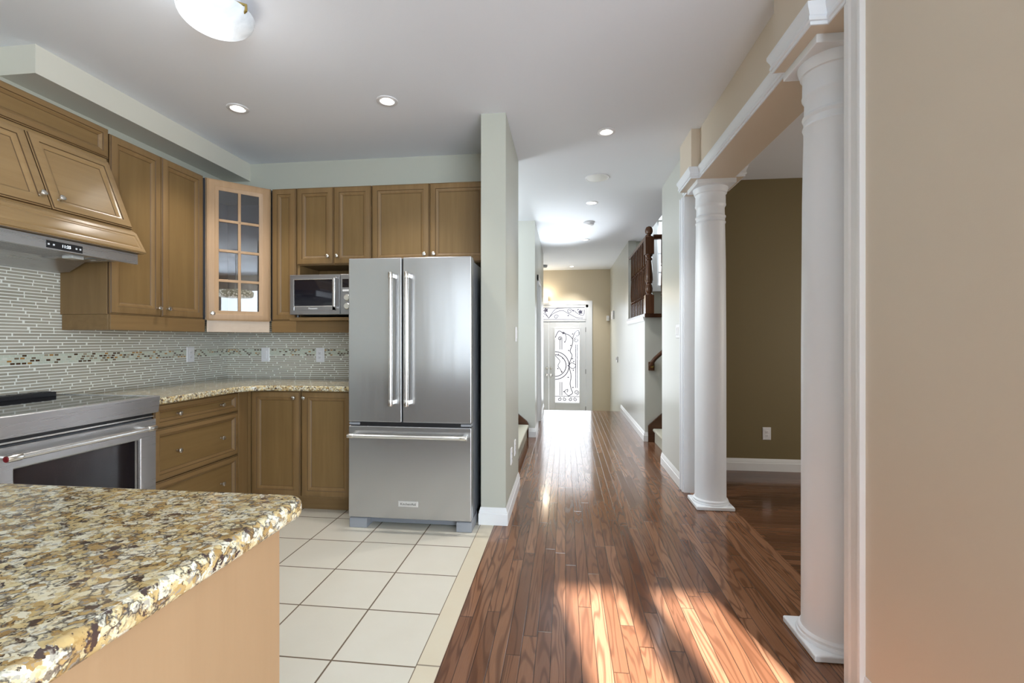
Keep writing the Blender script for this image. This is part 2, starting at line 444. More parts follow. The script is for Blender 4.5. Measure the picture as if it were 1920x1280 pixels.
# ------------------------------------------------------------------ mesh helper
class MB:
    def __init__(self):
        self.v, self.f, self.mi = [], [], []
    def add(self, vs, fs, m=0):
        o = len(self.v)
        self.v += [Vector(p) for p in vs]
        for f in fs:
            self.f.append([i + o for i in f]); self.mi.append(m)
        return self
    def box(self, x0, x1, y0, y1, z0, z1, m=0):
        x0, x1 = sorted((x0, x1)); y0, y1 = sorted((y0, y1)); z0, z1 = sorted((z0, z1))
        return self.add([(x0, y0, z0), (x1, y0, z0), (x1, y1, z0), (x0, y1, z0), (x0, y0, z1), (x1, y0, z1), (x1, y1, z1), (x0, y1, z1)],
                        [(0, 3, 2, 1), (4, 5, 6, 7), (0, 1, 5, 4), (1, 2, 6, 5), (2, 3, 7, 6), (3, 0, 4, 7)], m)
    def prism(self, pts, ext, m=0):
        pts = [Vector(p) for p in pts]; ext = Vector(ext); n = len(pts)
        nrm = Vector((0, 0, 0))
        for i in range(n):
            nrm += (pts[i] - pts[0]).cross(pts[(i + 1) % n] - pts[0])
        if nrm.dot(ext) > 0:
            pts = pts[::-1]
        vs = pts + [p + ext for p in pts]
        fs = [tuple(range(n)), tuple(range(2 * n - 1, n - 1, -1))]
        for i in range(n):
            j = (i + 1) % n
            fs.append((i, i + n, j + n, j))
        return self.add(vs, fs, m)
    def panel(self, o, U, V, w, h, rings, m=0, mf=None, mg=None):
        full = rings
        rings = [q[:2] for q in rings]
        o, U, V = Vector(o), Vector(U), Vector(V)
        N_ = U.cross(V)
        vs, fs = [], []
        for ins, ht in rings:
            for a, b in ((ins, ins), (w - ins, ins), (w - ins, h - ins), (ins, h - ins)):
                vs.append(o + U * a + V * b + N_ * ht)
        for k in range(len(rings) - 1):
            for i in range(4):
                j = (i + 1) % 4
                fs.append((4 * k + i, 4 * k + j, 4 * k + 4 + j, 4 * k + 4 + i))
        fs.append((3, 2, 1, 0))
        self.add(vs, fs, m)
        if mg is not None:
            nq = 4 * (len(rings) - 1)
            for k in range(len(rings) - 1):
                if len(full[k]) > 2:
                    for i in range(4):
                        self.mi[len(self.mi) - nq - 1 + 4 * k + i] = mg
        e = 4 * (len(rings) - 1) + len(self.v) - len(vs)
        self.f.append([e, e + 1, e + 2, e + 3]); self.mi.append(m if mf is None else mf)
        return self
    def lathe(self, o, A, prof, seg=32, m=0, U=None):
        o, A = Vector(o), Vector(A).normalized()
        if U is None:
            U = A.orthogonal().normalized()
        U = Vector(U); W_ = A.cross(U)
        vs, fs = [], []
        n = len(prof)
        for r, t in prof:
            for k in range(seg):
                a = 2 * math.pi * k / seg
                vs.append(o + A * t + (U * math.cos(a) + W_ * math.sin(a)) * max(r, 1e-5))
        for i in range(n - 1):
            for k in range(seg):
                j = (k + 1) % seg
                fs.append((i * seg + k, i * seg + j, (i + 1) * seg + j, (i + 1) * seg + k))
        fs.append(tuple(range(seg - 1, -1, -1)))
        fs.append(tuple((n - 1) * seg + k for k in range(seg)))
        return self.add(vs, fs, m)
    def tube(self, pts, r, seg=8, m=0, closed=False):
        pts = [Vector(p) for p in pts]; n = len(pts)
        rs = r if isinstance(r, (list, tuple)) else [r] * n
        vs, fs = [], []
        prev = None
        for i in range(n):
            if closed:
                t = pts[(i + 1) % n] - pts[i - 1]
            else:
                t = pts[min(i + 1, n - 1)] - pts[max(i - 1, 0)]
            t.normalize()
            if prev is None:
                u = t.orthogonal().normalized()
            else:
                u = (prev - t * prev.dot(t)).normalized()
            prev = u
            w = t.cross(u)
            for k in range(seg):
                a = 2 * math.pi * k / seg
                vs.append(pts[i] + (u * math.cos(a) + w * math.sin(a)) * rs[i])
        for i in range(n if closed else n - 1):
            i2 = (i + 1) % n
            for k in range(seg):
                j = (k + 1) % seg
                fs.append((i * seg + k, i * seg + j, i2 * seg + j, i2 * seg + k))
        if not closed:
            fs.append(tuple(range(seg - 1, -1, -1)))
            fs.append(tuple((n - 1) * seg + k for k in range(seg)))
        return self.add(vs, fs, m)
    def mould(self, path, prof, closed=False, m=0, side=1):
        """sweep profile [(out, z)] along a level path [(x, y)], mitred; out is to the right of travel when side=1"""
        P = [Vector((a[0], a[1], 0)) for a in path]; n = len(P)
        def nr(a, b):
            d = (b - a).normalized()
            return Vector((d.y, -d.x, 0)) * side
        vs, fs = [], []
        k = len(prof)
        for i in range(n):
            if closed or 0 < i < n - 1:
                n1, n2 = nr(P[i - 1], P[i]), nr(P[i], P[(i + 1) % n])
                mt = (n1 + n2) / (1 + n1.dot(n2))
            elif i == 0:
                mt = nr(P[0], P[1])
            else:
                mt = nr(P[-2], P[-1])
            for o_, z in prof:
                vs.append(P[i] + mt * o_ + Vector((0, 0, z)))
        for i in range(n if closed else n - 1):
            i2 = (i + 1) % n
            for j in range(k):
                j2 = (j + 1) % k
                q = (i * k + j, i2 * k + j, i2 * k + j2, i * k + j2)
                fs.append(q if side < 0 else q[::-1])
        if not closed:
            a = tuple(range(k)); b = tuple((n - 1) * k + j for j in range(k))
            fs.append(a if side < 0 else a[::-1]); fs.append(b[::-1] if side < 0 else b)
        return self.add(vs, fs, m)

ORG = {}
def empty(name, loc):
    o = D.objects.new(name, None)
    o.empty_display_size = 0.1
    COL.objects.link(o)
    o.location = loc
    ORG[o] = Vector(loc)
    return o
def tag(o, label=None, cat=None, group=None, kind=None):
    if label: o['label'] = label
    if cat: o['category'] = cat
    if group: o['group'] = group
    if kind: o['kind'] = kind
    return o
def thing(name, loc, label, cat, group=None):
    return tag(empty(name, loc), label, cat, group)
def obj(name, mb, mats, parent=None, loc=(0, 0, 0), bev=0, seg=2, smooth=32):
    org = ORG[parent] if parent is not None else Vector(loc)
    me = D.meshes.new(name)
    me.from_pydata([tuple(p - org) for p in mb.v], [], mb.f)
    if not isinstance(mats, (list, tuple)): mats = [mats]
    for x in mats:
        me.materials.append(M[x])
    me.polygons.foreach_set('material_index', mb.mi)
    me.polygons.foreach_set('use_smooth', [True] * len(mb.f))
    me.set_sharp_from_angle(angle=math.radians(smooth))
    me.update()
    o = D.objects.new(name, me)
    COL.objects.link(o)
    if parent is not None:
        o.parent = parent
    else:
        o.location = loc
    ORG[o] = org
    if bev:
        b = o.modifiers.new('edge', 'BEVEL')
        b.width = bev; b.segments = seg; b.limit_method = 'ANGLE'; b.angle_limit = math.radians(40); b.harden_normals = True
    return o
def struct(name, mb, mats, label=None, cat=None, loc=(0, 0, 0), bev=0, **kw):
    o = obj(name, mb, mats, None, loc, bev, **kw)
    return tag(o, label, cat, kind='structure')
def text_mb(txt, o, U, V, height, depth=0.0006):
    """lettering turned into a mesh lying on the plane U, V at o"""
    cu = D.curves.new('lettering', 'FONT')
    cu.body = txt
    cu.size = height
    cu.align_x = 'CENTER'; cu.align_y = 'CENTER'
    cu.extrude = depth
    t = D.objects.new('lettering', cu)
    COL.objects.link(t)
    bpy.context.view_layer.update()
    me = t.evaluated_get(bpy.context.evaluated_depsgraph_get()).to_mesh()
    mb = MB()
    o, U, V = Vector(o), Vector(U), Vector(V)
    N_ = U.cross(V)
    mb.add([o + U * p.co.x + V * p.co.y + N_ * p.co.z for p in me.vertices], [tuple(f.vertices) for f in me.polygons])
    t.to_mesh_clear()
    D.objects.remove(t); D.curves.remove(cu)
    return mb

XP, YP, ZP = Vector((1, 0, 0)), Vector((0, 1, 0)), Vector((0, 0, 1))
YB, XL, CH = 3.71, -2.90, 2.74
XR, XH = 0.96, -0.39

# ================================================================== SETTING
struct('floor_kitchen', MB().box(-3.0, -0.556, -2.4, 3.85, -0.06, 0), 'tile', 'cream square tile kitchen floor with dark grout lines', 'floor')
struct('floor_border', MB().box(-0.556, -0.468, -2.4, 3.06, -0.06, 0), 'border', 'tan stone strip between the kitchen tiles and the oak floor', 'floor')
hf = MB().box(-0.468, 1.225, -2.4, 3.06, -0.06, 0).box(-0.556, 1.225, 3.06, 8.17, -0.06, 0).box(1.225, 4.5, -2.4, 1.12, -0.06, 0).box(-2.6, -0.556, 3.85, 5.9, -0.06, 0).box(1.225, 2.4, 4.7, 8.17, -0.06, 0)
struct('floor_hall', hf, 'hallfloor', 'glossy red brown oak strip floor running down the hallway', 'floor')
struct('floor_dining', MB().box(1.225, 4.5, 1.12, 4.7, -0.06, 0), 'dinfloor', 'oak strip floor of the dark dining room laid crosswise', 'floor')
struct('floor_foyer', MB().box(-1.6, 1.08, 8.17, 10.3, -0.45, -0.385).box(-1.6, 1.08, 8.155, 8.17, -0.45, -0.06), 'foyertile', 'sunken foyer floor below the end of the oak boards', 'floor')
cm = MB().box(-3.0, 1.17, -2.5, 8.17, CH, CH + 0.08).box(1.17, 4.6, -2.5, 4.75, CH, CH + 0.08).box(-1.6, 1.09, 8.17, 10.3, CH, CH + 0.08)
struct('ceiling', cm, 'ceiling', 'white stippled ceiling', 'ceiling')

struct('wall_left', MB().box(-3.0, XL, -2.5, 3.85, 0, CH), 'sage', 'sage green kitchen wall behind the range', 'wall')
struct('wall_kitchen', MB().box(XL, -0.557, YB, 3.90, 0, CH), 'sage', 'sage green wall above the cabinets and fridge', 'wall')
struct('wall_wing', MB().box(-0.557, XH, 3.06, 3.90, 0, CH), 'sage', 'pale wing wall standing at the right side of the fridge', 'wall')
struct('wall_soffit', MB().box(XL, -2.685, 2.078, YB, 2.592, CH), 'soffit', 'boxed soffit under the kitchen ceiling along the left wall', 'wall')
# back of the house behind the camera, with the window openings
bw = MB()
def wall_with_openings(mb, x0, x1, y0, y1, z1, ops):
    xs = x0
    for a, b, c, d in sorted(ops):
        mb.box(xs, a, y0, y1, 0, z1)
        if c > 0: mb.box(a, b, y0, y1, 0, c)
        mb.box(a, b, y0, y1, d, z1)
        xs = b
    mb.box(xs, x1, y0, y1, 0, z1)
wall_with_openings(bw, -3.0, 4.6, -2.5, -2.4, CH, [(0.94, 1.72, 0.05, 2.16), (2.6, 3.4, 0.9, 1.9)])
struct('wall_rear', bw, 'beige', 'beige wall with windows behind the breakfast area', 'wall')
w1 = MB().box(1.262, 1.408, -2.46, -2.40, 0.05, 2.16)
w1.box(0.94, 0.962, -2.46, -2.40, 0.05, 2.16).box(1.70, 1.72, -2.46, -2.40, 0.05, 2.16).box(0.94, 1.72, -2.46, -2.40, 2.10, 2.16).box(0.94, 1.72, -2.46, -2.40, 0.05, 0.16)
struct('window_1', w1, 'white', 'white framed patio window letting the sun onto the oak floor', 'window')
w2 = MB().box(2.6, 3.4, -2.46, -2.40, 1.84, 1.90).box(2.6, 3.4, -2.46, -2.40, 0.9, 0.96).box(2.98, 3.02, -2.46, -2.40, 0.96, 1.84).box(2.6, 2.66, -2.46, -2.40, 0.96, 1.84).box(3.34, 3.4, -2.46, -2.40, 0.96, 1.84)
struct('window_2', w2, 'white', 'white framed family room window', 'window')
struct('wall_family', MB().box(4.5, 4.6, -2.5, 4.75, 0, CH), 'beige', 'far side wall of the family and dining rooms', 'wall')
struct('wall_right', MB().box(0.97, 1.10, 1.08, 1.71, 0, CH).box(1.10, 4.5, 1.08, 1.20, 0, CH), 'beige', 'warm beige wall at the right edge beside the near column', 'wall')
struct('wall_dining', MB().box(1.06, 4.5, 4.60, 4.75, 0, CH), 'olive', 'dark olive dining room wall behind the columns', 'wall')
struct('wall_hall', MB().box(XR, 1.06, 3.89, 4.75, 0, CH), 'hall', 'short pale hallway wall beyond the far column', 'wall')
# stairwell and entry walls on the right
sw = MB().box(0.965, 1.08, 7.25, 10.2, -0.4, CH).box(0.965, 1.08, 5.78, 7.25, -0.4, 1.50)
struct('wall_entry', sw, 'hall', 'pale hallway wall running to the front door under the balustrade', 'wall')
struct('wall_stair', MB().box(1.08, 2.5, 5.78, 5.90, 0, 1.50), 'hall', 'wall below the landing beside the right hand stairs', 'wall')
st = MB().box(2.4, 2.5, 4.75, 7.4, 0, 5.2)
st.box(1.06, 2.5, 7.3, 7.4, 1.5, 1.98).box(1.06, 1.40, 7.3, 7.4, 1.98, 5.2).box(2.2, 2.5, 7.3, 7.4, 1.98, 5.2).box(1.40, 2.2, 7.3, 7.4, 4.2, 5.2)
st.box(1.06, 2.5, 4.62, 4.75, 0, 5.2).box(1.06, 1.17, 4.75, 7.3, CH + 0.08, 5.2).box(1.06, 2.5, 4.6, 7.4, 5.2, 5.3)
struct('wall_stairwell', st, 'sage', 'sage stairwell wall around the tall landing window', 'wall')
w3 = MB()
w3.box(1.31, 1.40, 7.27, 7.30, 1.97, 4.2).box(2.2, 2.28, 7.27, 7.30, 1.97, 4.2).box(1.40, 2.2, 7.27, 7.30, 1.97, 2.06).box(1.40, 1.425, 7.30, 7.34, 2.06, 4.2)
for zz in (2.26, 2.55, 3.05, 3.5): w3.box(1.425, 2.2, 7.31, 7.33, zz - 0.012, zz + 0.012)
struct('window_3', w3, 'white', 'tall white landing window beyond the balustrade', 'window')
struct('floor_landing', MB().box(0.95, 2.4, 5.70, 7.3, 1.50, 1.545), 'darkwoodx', 'landing floor edge above the right hand stairs', 'floor')
# left stairwell and hall wall
lw = MB()
lw.box(-0.50, -0.375, 5.87, 6.42, 0, CH).box(-0.50, -0.375, 7.06, 8.17, -0.4, CH).box(-0.50, -0.375, 6.42, 7.06, 2.04, CH)
struct('wall_hall_left', lw, 'hall', 'bright left hallway wall with a cased doorway', 'wall')
struct('wall_stair_left', MB().box(-2.6, -0.50, 5.87, 5.99, 0, CH), 'hall', 'brightly lit wall beside the left hand stairs', 'wall')
struct('wall_stair_side', MB().box(-2.7, -2.6, 3.85, 8.3, 0, CH).box(-2.6, -0.5, 8.05, 8.17, -0.4, CH), 'hall', 'side wall of the left stairs', 'wall')
struct('wall_entry_left', MB().box(-1.6, -1.5, 8.17, 10.2, -0.45, CH), 'foyer', 'left side wall of the foyer', 'wall')
fd = MB()
fd.box(-1.6, -1.22, 10.1, 10.25, -0.45, CH).box(0.50, 1.08, 10.1, 10.25, -0.45, CH).box(-1.22, 0.50, 10.1, 10.25, 1.98, CH)
struct('wall_front', fd, 'foyer', 'tan wall around the front door', 'wall')

# baseboards
BB = [(0, 0), (0.015, 0), (0.015, 0.072), (0.011, 0.078), (0.011, 0.088), (0.006, 0.102), (0.003, 0.114), (0, 0.114)]
struct('baseboard_wing', MB().mould([(-0.557, 3.20), (-0.557, 3.06), (XH, 3.06), (XH, 3.90)], BB, side=1), 'white', 'white baseboard around the foot of the wing wall', 'baseboard')
struct('baseboard_dining', MB().mould([(4.5, 4.60), (1.06, 4.60)], BB, side=-1), 'white', 'white baseboard below the olive dining wall', 'baseboard')
struct('baseboard_hall', MB().mould([(XR, 4.75), (XR, 3.975)], BB, side=1), 'white', 'white baseboard on the short wall beyond the far column', 'baseboard')
struct('baseboard_entry', MB().mould([(0.965, 8.17), (0.965, 5.78), (1.0, 5.78)], BB, side=1), 'white', 'white baseboard leading to the front door', 'baseboard')
struct('baseboard_left', MB().mould([(-0.47, 5.87), (-0.375, 5.87), (-0.375, 6.34)], BB, side=1), 'white', 'white baseboard at the lit left corner', 'baseboard')
struct('baseboard_door', MB().mould([(-0.375, 7.14), (-0.375, 8.17)], BB, side=1), 'white', 'white baseboard past the left doorway', 'baseboard')
struct('baseboard_right', MB().mould([(0.97, 1.63), (0.97, 1.08)], [(o, z * 1.22) for o, z in BB], side=1), 'white', 'white baseboard at the foot of the near beige wall', 'baseboard')
struct('baseboard_stair', MB().mould([(-0.60, 5.87), (-2.6, 5.87)], [(o, z + 0.0) for o, z in BB], side=-1), 'white', 'white baseboard behind the left stairs', 'baseboard')

# cased opening with beam
bm = MB().box(XR, 1.20, 1.71, 3.89, 2.385, CH)
struct('wall_beam', bm, 'beige', 'beige dropped beam carried by the two columns', 'beam')
MPROF = [(0, 0), (0.006, 0), (0.006, 0.012), (0.012, 0.014), (0.014, 0.022), (0.012, 0.030), (0.010, 0.034), (0.013, 0.046), (0.020, 0.060), (0.022, 0.066), (0.022, 0.078), (0, 0.078)]
MP = [(o, z + 2.385) for o, z in MPROF]
CXC = 1.08
BLK = {'far': (3.447, 3.772), 'near': (1.820, 2.125)}
tm = MB()
path = [(XR, 3.89)]
path += [(XR, 3.772), (0.90, 3.772), (0.90, 3.447), (XR, 3.447), (XR, 2.125), (0.90, 2.125), (0.90, 1.820), (XR, 1.820), (XR, 1.71)]
tm.mould(path, MP, side=1)
path2 = [(1.20, 1.71), (1.20, 1.820), (1.26, 1.820), (1.26, 2.125), (1.20, 2.125), (1.20, 3.447), (1.26, 3.447), (1.26, 3.772), (1.20, 3.772), (1.20, 3.89)]
tm.mould(path2, MP, side=1)
struct('trim_1', tm, 'colwhite', 'white crown moulding wrapped along the beam over the columns', 'moulding')
for k, (a, b) in BLK.items():
    mb = MB().box(0.90, XR, a, b, 2.385, CH).box(1.20, 1.26, a, b, 2.385, CH)
    struct('wall_block_' + k, mb, 'beige', {'far': 'beige boxed projection of the beam over the far column', 'near': 'beige boxed projection of the beam over the near column'}[k], 'beam')
CAS = [(0, 0), (0.012, 0.0), (0.016, 0.006), (0.016, 0.020), (0.011, 0.026), (0.011, 0.058), (0.018, 0.064), (0.020, 0.076), (0.018, 0.084), (0, 0.084)]
def casing_strip(x, y_in, sgn, z0, z1, face=-1):
    """vertical casing on an x = const wall face; profile runs from y_in away along sgn"""
    pts = [(x + face * o, y_in + sgn * w, z0) for o, w in CAS]
    return MB().prism(pts, (0, 0, z1 - z0))
t2 = casing_strip(XR, 3.89, 1, 0, 2.385)
t2.box(0.955, 1.06, 3.872, 3.89, 0, 2.385)
struct('trim_2', t2, 'colwhite', 'white casing on the wall end behind the far column', 'casing')
t3 = casing_strip(0.97, 1.71, -1, 0, CH)
t3.box(0.958, 1.10, 1.71, 1.722, 0, 2.385)
struct('trim_3', t3, 'white', 'white casing beside the near column at the beige wall', 'casing')
# cased doorway in the left hallway wall
t4 = casing_strip(-0.375, 6.42, -1, 0, 2.12, face=1)
for a in (casing_strip(-0.375, 7.06, 1, 0, 2.12, face=1),): t4.add(a.v, a.f)
t4.box(-0.375, -0.357, 6.336, 7.144, 2.04, 2.124)
t4.box(-0.50, -0.375, 6.42, 6.435, 0, 2.04).box(-0.50, -0.375, 7.045, 7.06, 0, 2.04)
struct('trim_4', t4, 'white', 'white casing of the doorway in the left hallway wall', 'casing')
# ledge trim below balustrade
t5 = MB().mould([(0.965, 7.25), (0.965, 5.78)], [(0, 1.46), (0.008, 1.46), (0.014, 1.475), (0.02, 1.49), (0.022, 1.50), (0.022, 1.512), (0, 1.512)], side=1)
struct('trim_5', t5, 'white', 'white ledge moulding under the balustrade', 'moulding')
# glass tile backsplash
bs = MB().box(XL, XL + 0.008, 1.0, 2.37, 0.905, 1.66).box(XL, XL + 0.008, 2.37, YB - 0.008, 0.905, 1.42)
struct('wall_backsplash_left', bs, 'bsy', 'glass strip tile backsplash with mosaic band behind the range', 'backsplash')
struct('wall_backsplash_back', MB().box(XL, -1.40, YB - 0.008, YB, 0.905, 1.42), 'bsx', 'glass strip tile backsplash with mosaic band below the microwave', 'backsplash')

# ------------------------------------------------------------------ front door
YD = 10.10
dr = MB()
dr.box(0.45, 0.50, 10.088, 10.2, -0.39, 1.99).box(-1.22, 0.50, 10.088, 10.2, 1.93, 1.985).box(-1.22, 0.45, 10.088, 10.2, 1.636, 1.668)
dr.box(-1.22, -1.16, 10.088, 10.2, -0.39, 1.99).box(-1.16, -1.06, 10.08, 10.16, 1.668, 1.93).box(0.425, 0.45, 10.08, 10.16, 1.668, 1.93)
struct('trim_6', dr, 'doorwhite', 'white frame around the double front door and transom', 'door frame')
struct('trim_7', MB().mould([(0.50, 10.1), (0.585, 10.1)], [(0, -0.39), (0.018, -0.39), (0.018, 2.07), (0, 2.07)], side=1).mould([(-1.22, 10.1), (0.50, 10.1)], [(0, 1.985), (0.018, 1.985), (0.018, 2.07), (0, 2.07)], side=1), 'doorwhite', 'white casing around the front door', 'casing')
def leaf(x0, x1, z0=-0.385, z1=1.632, flip=False):
    mb = MB()
    gx0, gx1 = (x0 + 0.135, x1 - 0.135)
    gz0, gz1 = -0.126, 1.467
    y0, y1 = YD, YD + 0.045
    mb.box(x0, gx0, y0, y1, z0, z1).box(gx1, x1, y0, y1, z0, z1).box(gx0, gx1, y0, y1, gz1, z1).box(gx0, gx1, y0, y1, z0, gz0)
    fr = MB()
    for a, b, c, d in ((gx0 - .03, gx0, gz0 - .03, gz1 + .03), (gx1, gx1 + .03, gz0 - .03, gz1 + .03), (gx0, gx1, gz1, gz1 + .03), (gx0, gx1, gz0 - .03, gz0)):
        mb.box(a, b, y0 - 0.012, y0, c, d)
    gl = MB().box(gx0, gx1, y0 + 0.018, y0 + 0.026, gz0, gz1)
    return mb, gl, (gx0, gx1, gz0, gz1)
def arc(cx, cz, r, a0, a1, n=20, r1=None, y=YD + 0.005):
    r1 = r if r1 is None else r1
    return [(cx + (r + (r1 - r) * i / n) * math.cos(math.radians(a0 + (a1 - a0) * i / n)), y, cz + (r + (r1 - r) * i / n) * math.sin(math.radians(a0 + (a1 - a0) * i / n))) for i in range(n + 1)]
def bez(pts, n=10, y=YD + 0.005):
    """Catmull-Rom through 2D points"""
    out = []
    p = [pts[0]] + list(pts) + [pts[-1]]
    for i in range(1, len(p) - 2):
        for k in range(n):
            t = k / n
            q = [0.5 * (2 * p[i][c] + (p[i + 1][c] - p[i - 1][c]) * t + (2 * p[i - 1][c] - 5 * p[i][c] + 4 * p[i + 1][c] - p[i + 2][c]) * t * t + (3 * p[i][c] - p[i - 1][c] - 3 * p[i + 1][c] + p[i + 2][c]) * t ** 3) for c in (0, 1)]
            out.append((q[0], y, q[1]))
    out.append((pts[-1][0], y, pts[-1][1]))
    return out
def leaf_shape(mb, x, z, ang, s=0.04, y=YD + 0.004):
    a = math.radians(ang)
    ca, sa = math.cos(a), math.sin(a)
    prof = [(0, 0), (0.35, 0.32), (0.7, 0.26), (1, 0), (0.7, -0.26), (0.35, -0.32)]
    mb.prism([(x + s * (u * ca - v * sa), y - 0.004, z + s * (u * sa + v * ca)) for u, v in prof], (0, 0.008, 0))
def flower(mb, x, z, s=0.035):
    for k in range(5):
        leaf_shape(mb, x, z, 90 + 72 * k + 15, s)
def grille_right(mb, gx0, gx1, gz0, gz1, mir=False):
    w, h = gx1 - gx0, gz1 - gz0
    def P(u, v):  # u, v in 0..1 of the pane, v from the top
        return ((gx1 - u * w) if mir else (gx0 + u * w), gz1 - v * h)
    def T(pts, r=0.0078): mb.tube(pts, r, 5)
    def C(l, r=0.0078): T(bez([P(*q) for q in l]), r)
    cz = gz1 - 0.497 * h
    c0 = gx1 if mir else gx0
    s = (90, 270) if mir else (-90, 90)
    T(arc(c0, cz, 0.300, *s), 0.010); T(arc(c0, cz, 0.235, *s), 0.010)
    for u in (0.20, 0.275):
        C([(u, 0.13), (u, 0.28)]); C([(u, 0.72), (u, 0.905)])
    for u in (0.85, 0.92): C([(u, 0.21), (u, 0.80)])
    C([(0.0, 0.915), (1.0, 0.915)], 0.007)
    for u, v, r, a in ((0.20, 0.13, 0.045, 0), (0.88, 0.15, 0.055, 90), (0.88, 0.86, 0.055, -90)):
        x, z = P(u, v)
        T(arc(x, z, r, a, a + 520, 40, r * 0.25))
    for u, sg in ((0.18, 1), (0.40, -1), (0.62, 1), (0.84, -1)):
        x, z = P(u, 0.955)
        T(arc(x, z, 0.042, 90 if sg > 0 else 90, (90 - 430) if sg > 0 else (90 + 430), 36, 0.012))
    C([(0.0, 0.12), (0.15, 0.03), (0.35, 0.06), (0.55, 0.08), (0.72, 0.14), (0.70, 0.22), (0.62, 0.30), (0.70, 0.36), (0.62, 0.44), (0.57, 0.50), (0.63, 0.58), (0.66, 0.65), (0.62, 0.74), (0.67, 0.82), (0.72, 0.87), (0.55, 0.91)], 0.009)
    C([(0.57, 0.50), (0.66, 0.46), (0.78, 0.47), (0.85, 0.50), (0.76, 0.535), (0.66, 0.53), (0.57, 0.50)])
    C([(0.72, 0.14), (0.80, 0.06), (0.95, 0.02), (0.98, 0.08), (0.85, 0.10)])
    C([(0.40, 0.05), (0.46, 0.12), (0.42, 0.17)])
    C([(0.55, 0.91), (0.42, 0.87), (0.40, 0.84), (0.52, 0.82), (0.50, 0.86)])
    C([(0.0, 0.36), (0.12, 0.40), (0.20, 0.44), (0.12, 0.50), (0.22, 0.55), (0.28, 0.60)])
    for u, v, a in ((0.70, 0.08, 60), (0.68, 0.22, 200), (0.60, 0.295, 170), (0.68, 0.41, 30), (0.50, 0.50, 0), (0.74, 0.45, 40), (0.72, 0.55, -40), (0.58, 0.66, 170), (0.70, 0.80, 30), (0.42, 0.165, 240), (0.13, 0.36, 80), (0.28, 0.40, 0), (0.08, 0.53, -40), (0.26, 0.57, -60), (0.40, 0.85, 190)):
        x, z = P(u, v)
        leaf_shape(mb, x, z, (180 - a) if mir else a, 0.042)
    x, z = P(0.34, 0.055)
    flower(mb, x, z)
for nm, (x0, x1), mir in (('door_1', (-0.343, 0.447), False), ('door_2', (-1.157, -0.349), True)):
    mb, gl, g4 = leaf(x0, x1)
    d = struct(nm, mb, 'doorwhite', 'white front door leaf with wrought iron glass' if not mir else 'second front door leaf hidden behind the hallway corner', 'door', loc=(x0, YD, -0.385), bev=0.004)
    obj('door_glass', gl, 'glass', d)
    gm = MB()
    grille_right(gm, *g4, mir=mir)
    obj('iron_scrollwork', gm, 'iron', d)
    hx = x0 + 0.045 if not mir else x1 - 0.035
    kb = MB().lathe((hx, YD, 0.467), (0, -1, 0), [(0.03, 0), (0.03, 0.006), (0.012, 0.01), (0.012, 0.03), (0.026, 0.04), (0.028, 0.052), (0.018, 0.062)], 16)
    obj('door_knob', kb, 'knob', d)
    db = MB().lathe((hx, YD, 0.617), (0, -1, 0), [(0.026, 0), (0.026, 0.012), (0.018, 0.016), (0.008, 0.018)], 16)
    obj('deadbolt', db, 'knob', d)
    if not mir:
        for zz in (1.45, 0.55, -0.25):
            obj('hinge', MB().lathe((x1, YD - 0.008, zz - 0.05), (0, 0, 1), [(0.008, 0), (0.008, 0.1)], 10), 'greyplastic', d)
    else:
        pass
tr = MB().box(-1.06, 0.425, 10.115, 10.123, 1.668, 1.93)
wt_ = struct('window_4', tr, 'glass', 'transom window with iron vine work over the front door', 'window', loc=(-0.3, 10.12, 1.668))
gm = MB()
yy = 10.10
for s in (1, -1):
    cx = -0.345
    def X(d): return cx + s * d
    gm.tube(bez([(X(0.0), 1.70), (X(0.10), 1.80), (X(0.28), 1.865), (X(0.42), 1.80), (X(0.60), 1.71), (X(0.74), 1.70)], y=yy), 0.007, 5)
    gm.tube(bez([(X(0.0), 1.70), (X(0.14), 1.89), (X(0.32), 1.92)], y=yy), 0.007, 5)
    gm.tube(arc(X(0.45), 1.85, 0.06, 0, 500, 36, 0.015, y=yy), 0.007, 5)
    gm.tube(arc(X(0.16), 1.73, 0.05, 0, 400, 30, 0.02, y=yy), 0.007, 5)
    gm.tube(bez([(X(0.55), 1.86), (X(0.62), 1.80), (X(0.74), 1.76), (X(0.76), 1.88)], y=yy), 0.007, 5)
    for q, zz, a in ((0.40, 1.745, 30), (0.54, 1.84, 120), (0.64, 1.90, -120)): leaf_shape(gm, X(q), zz, a, 0.045, yy)
    flower(gm, X(0.68), 1.83, 0.055)
    flower(gm, X(0.10) - 0.16, 1.875, 0.055)
gm.box(-1.06, 0.425, yy - 0.004, yy + 0.004, 1.672, 1.682).box(-1.06, 0.425, yy - 0.004, yy + 0.004, 1.916, 1.926)
obj('iron_scrollwork', gm, 'iron', wt_)

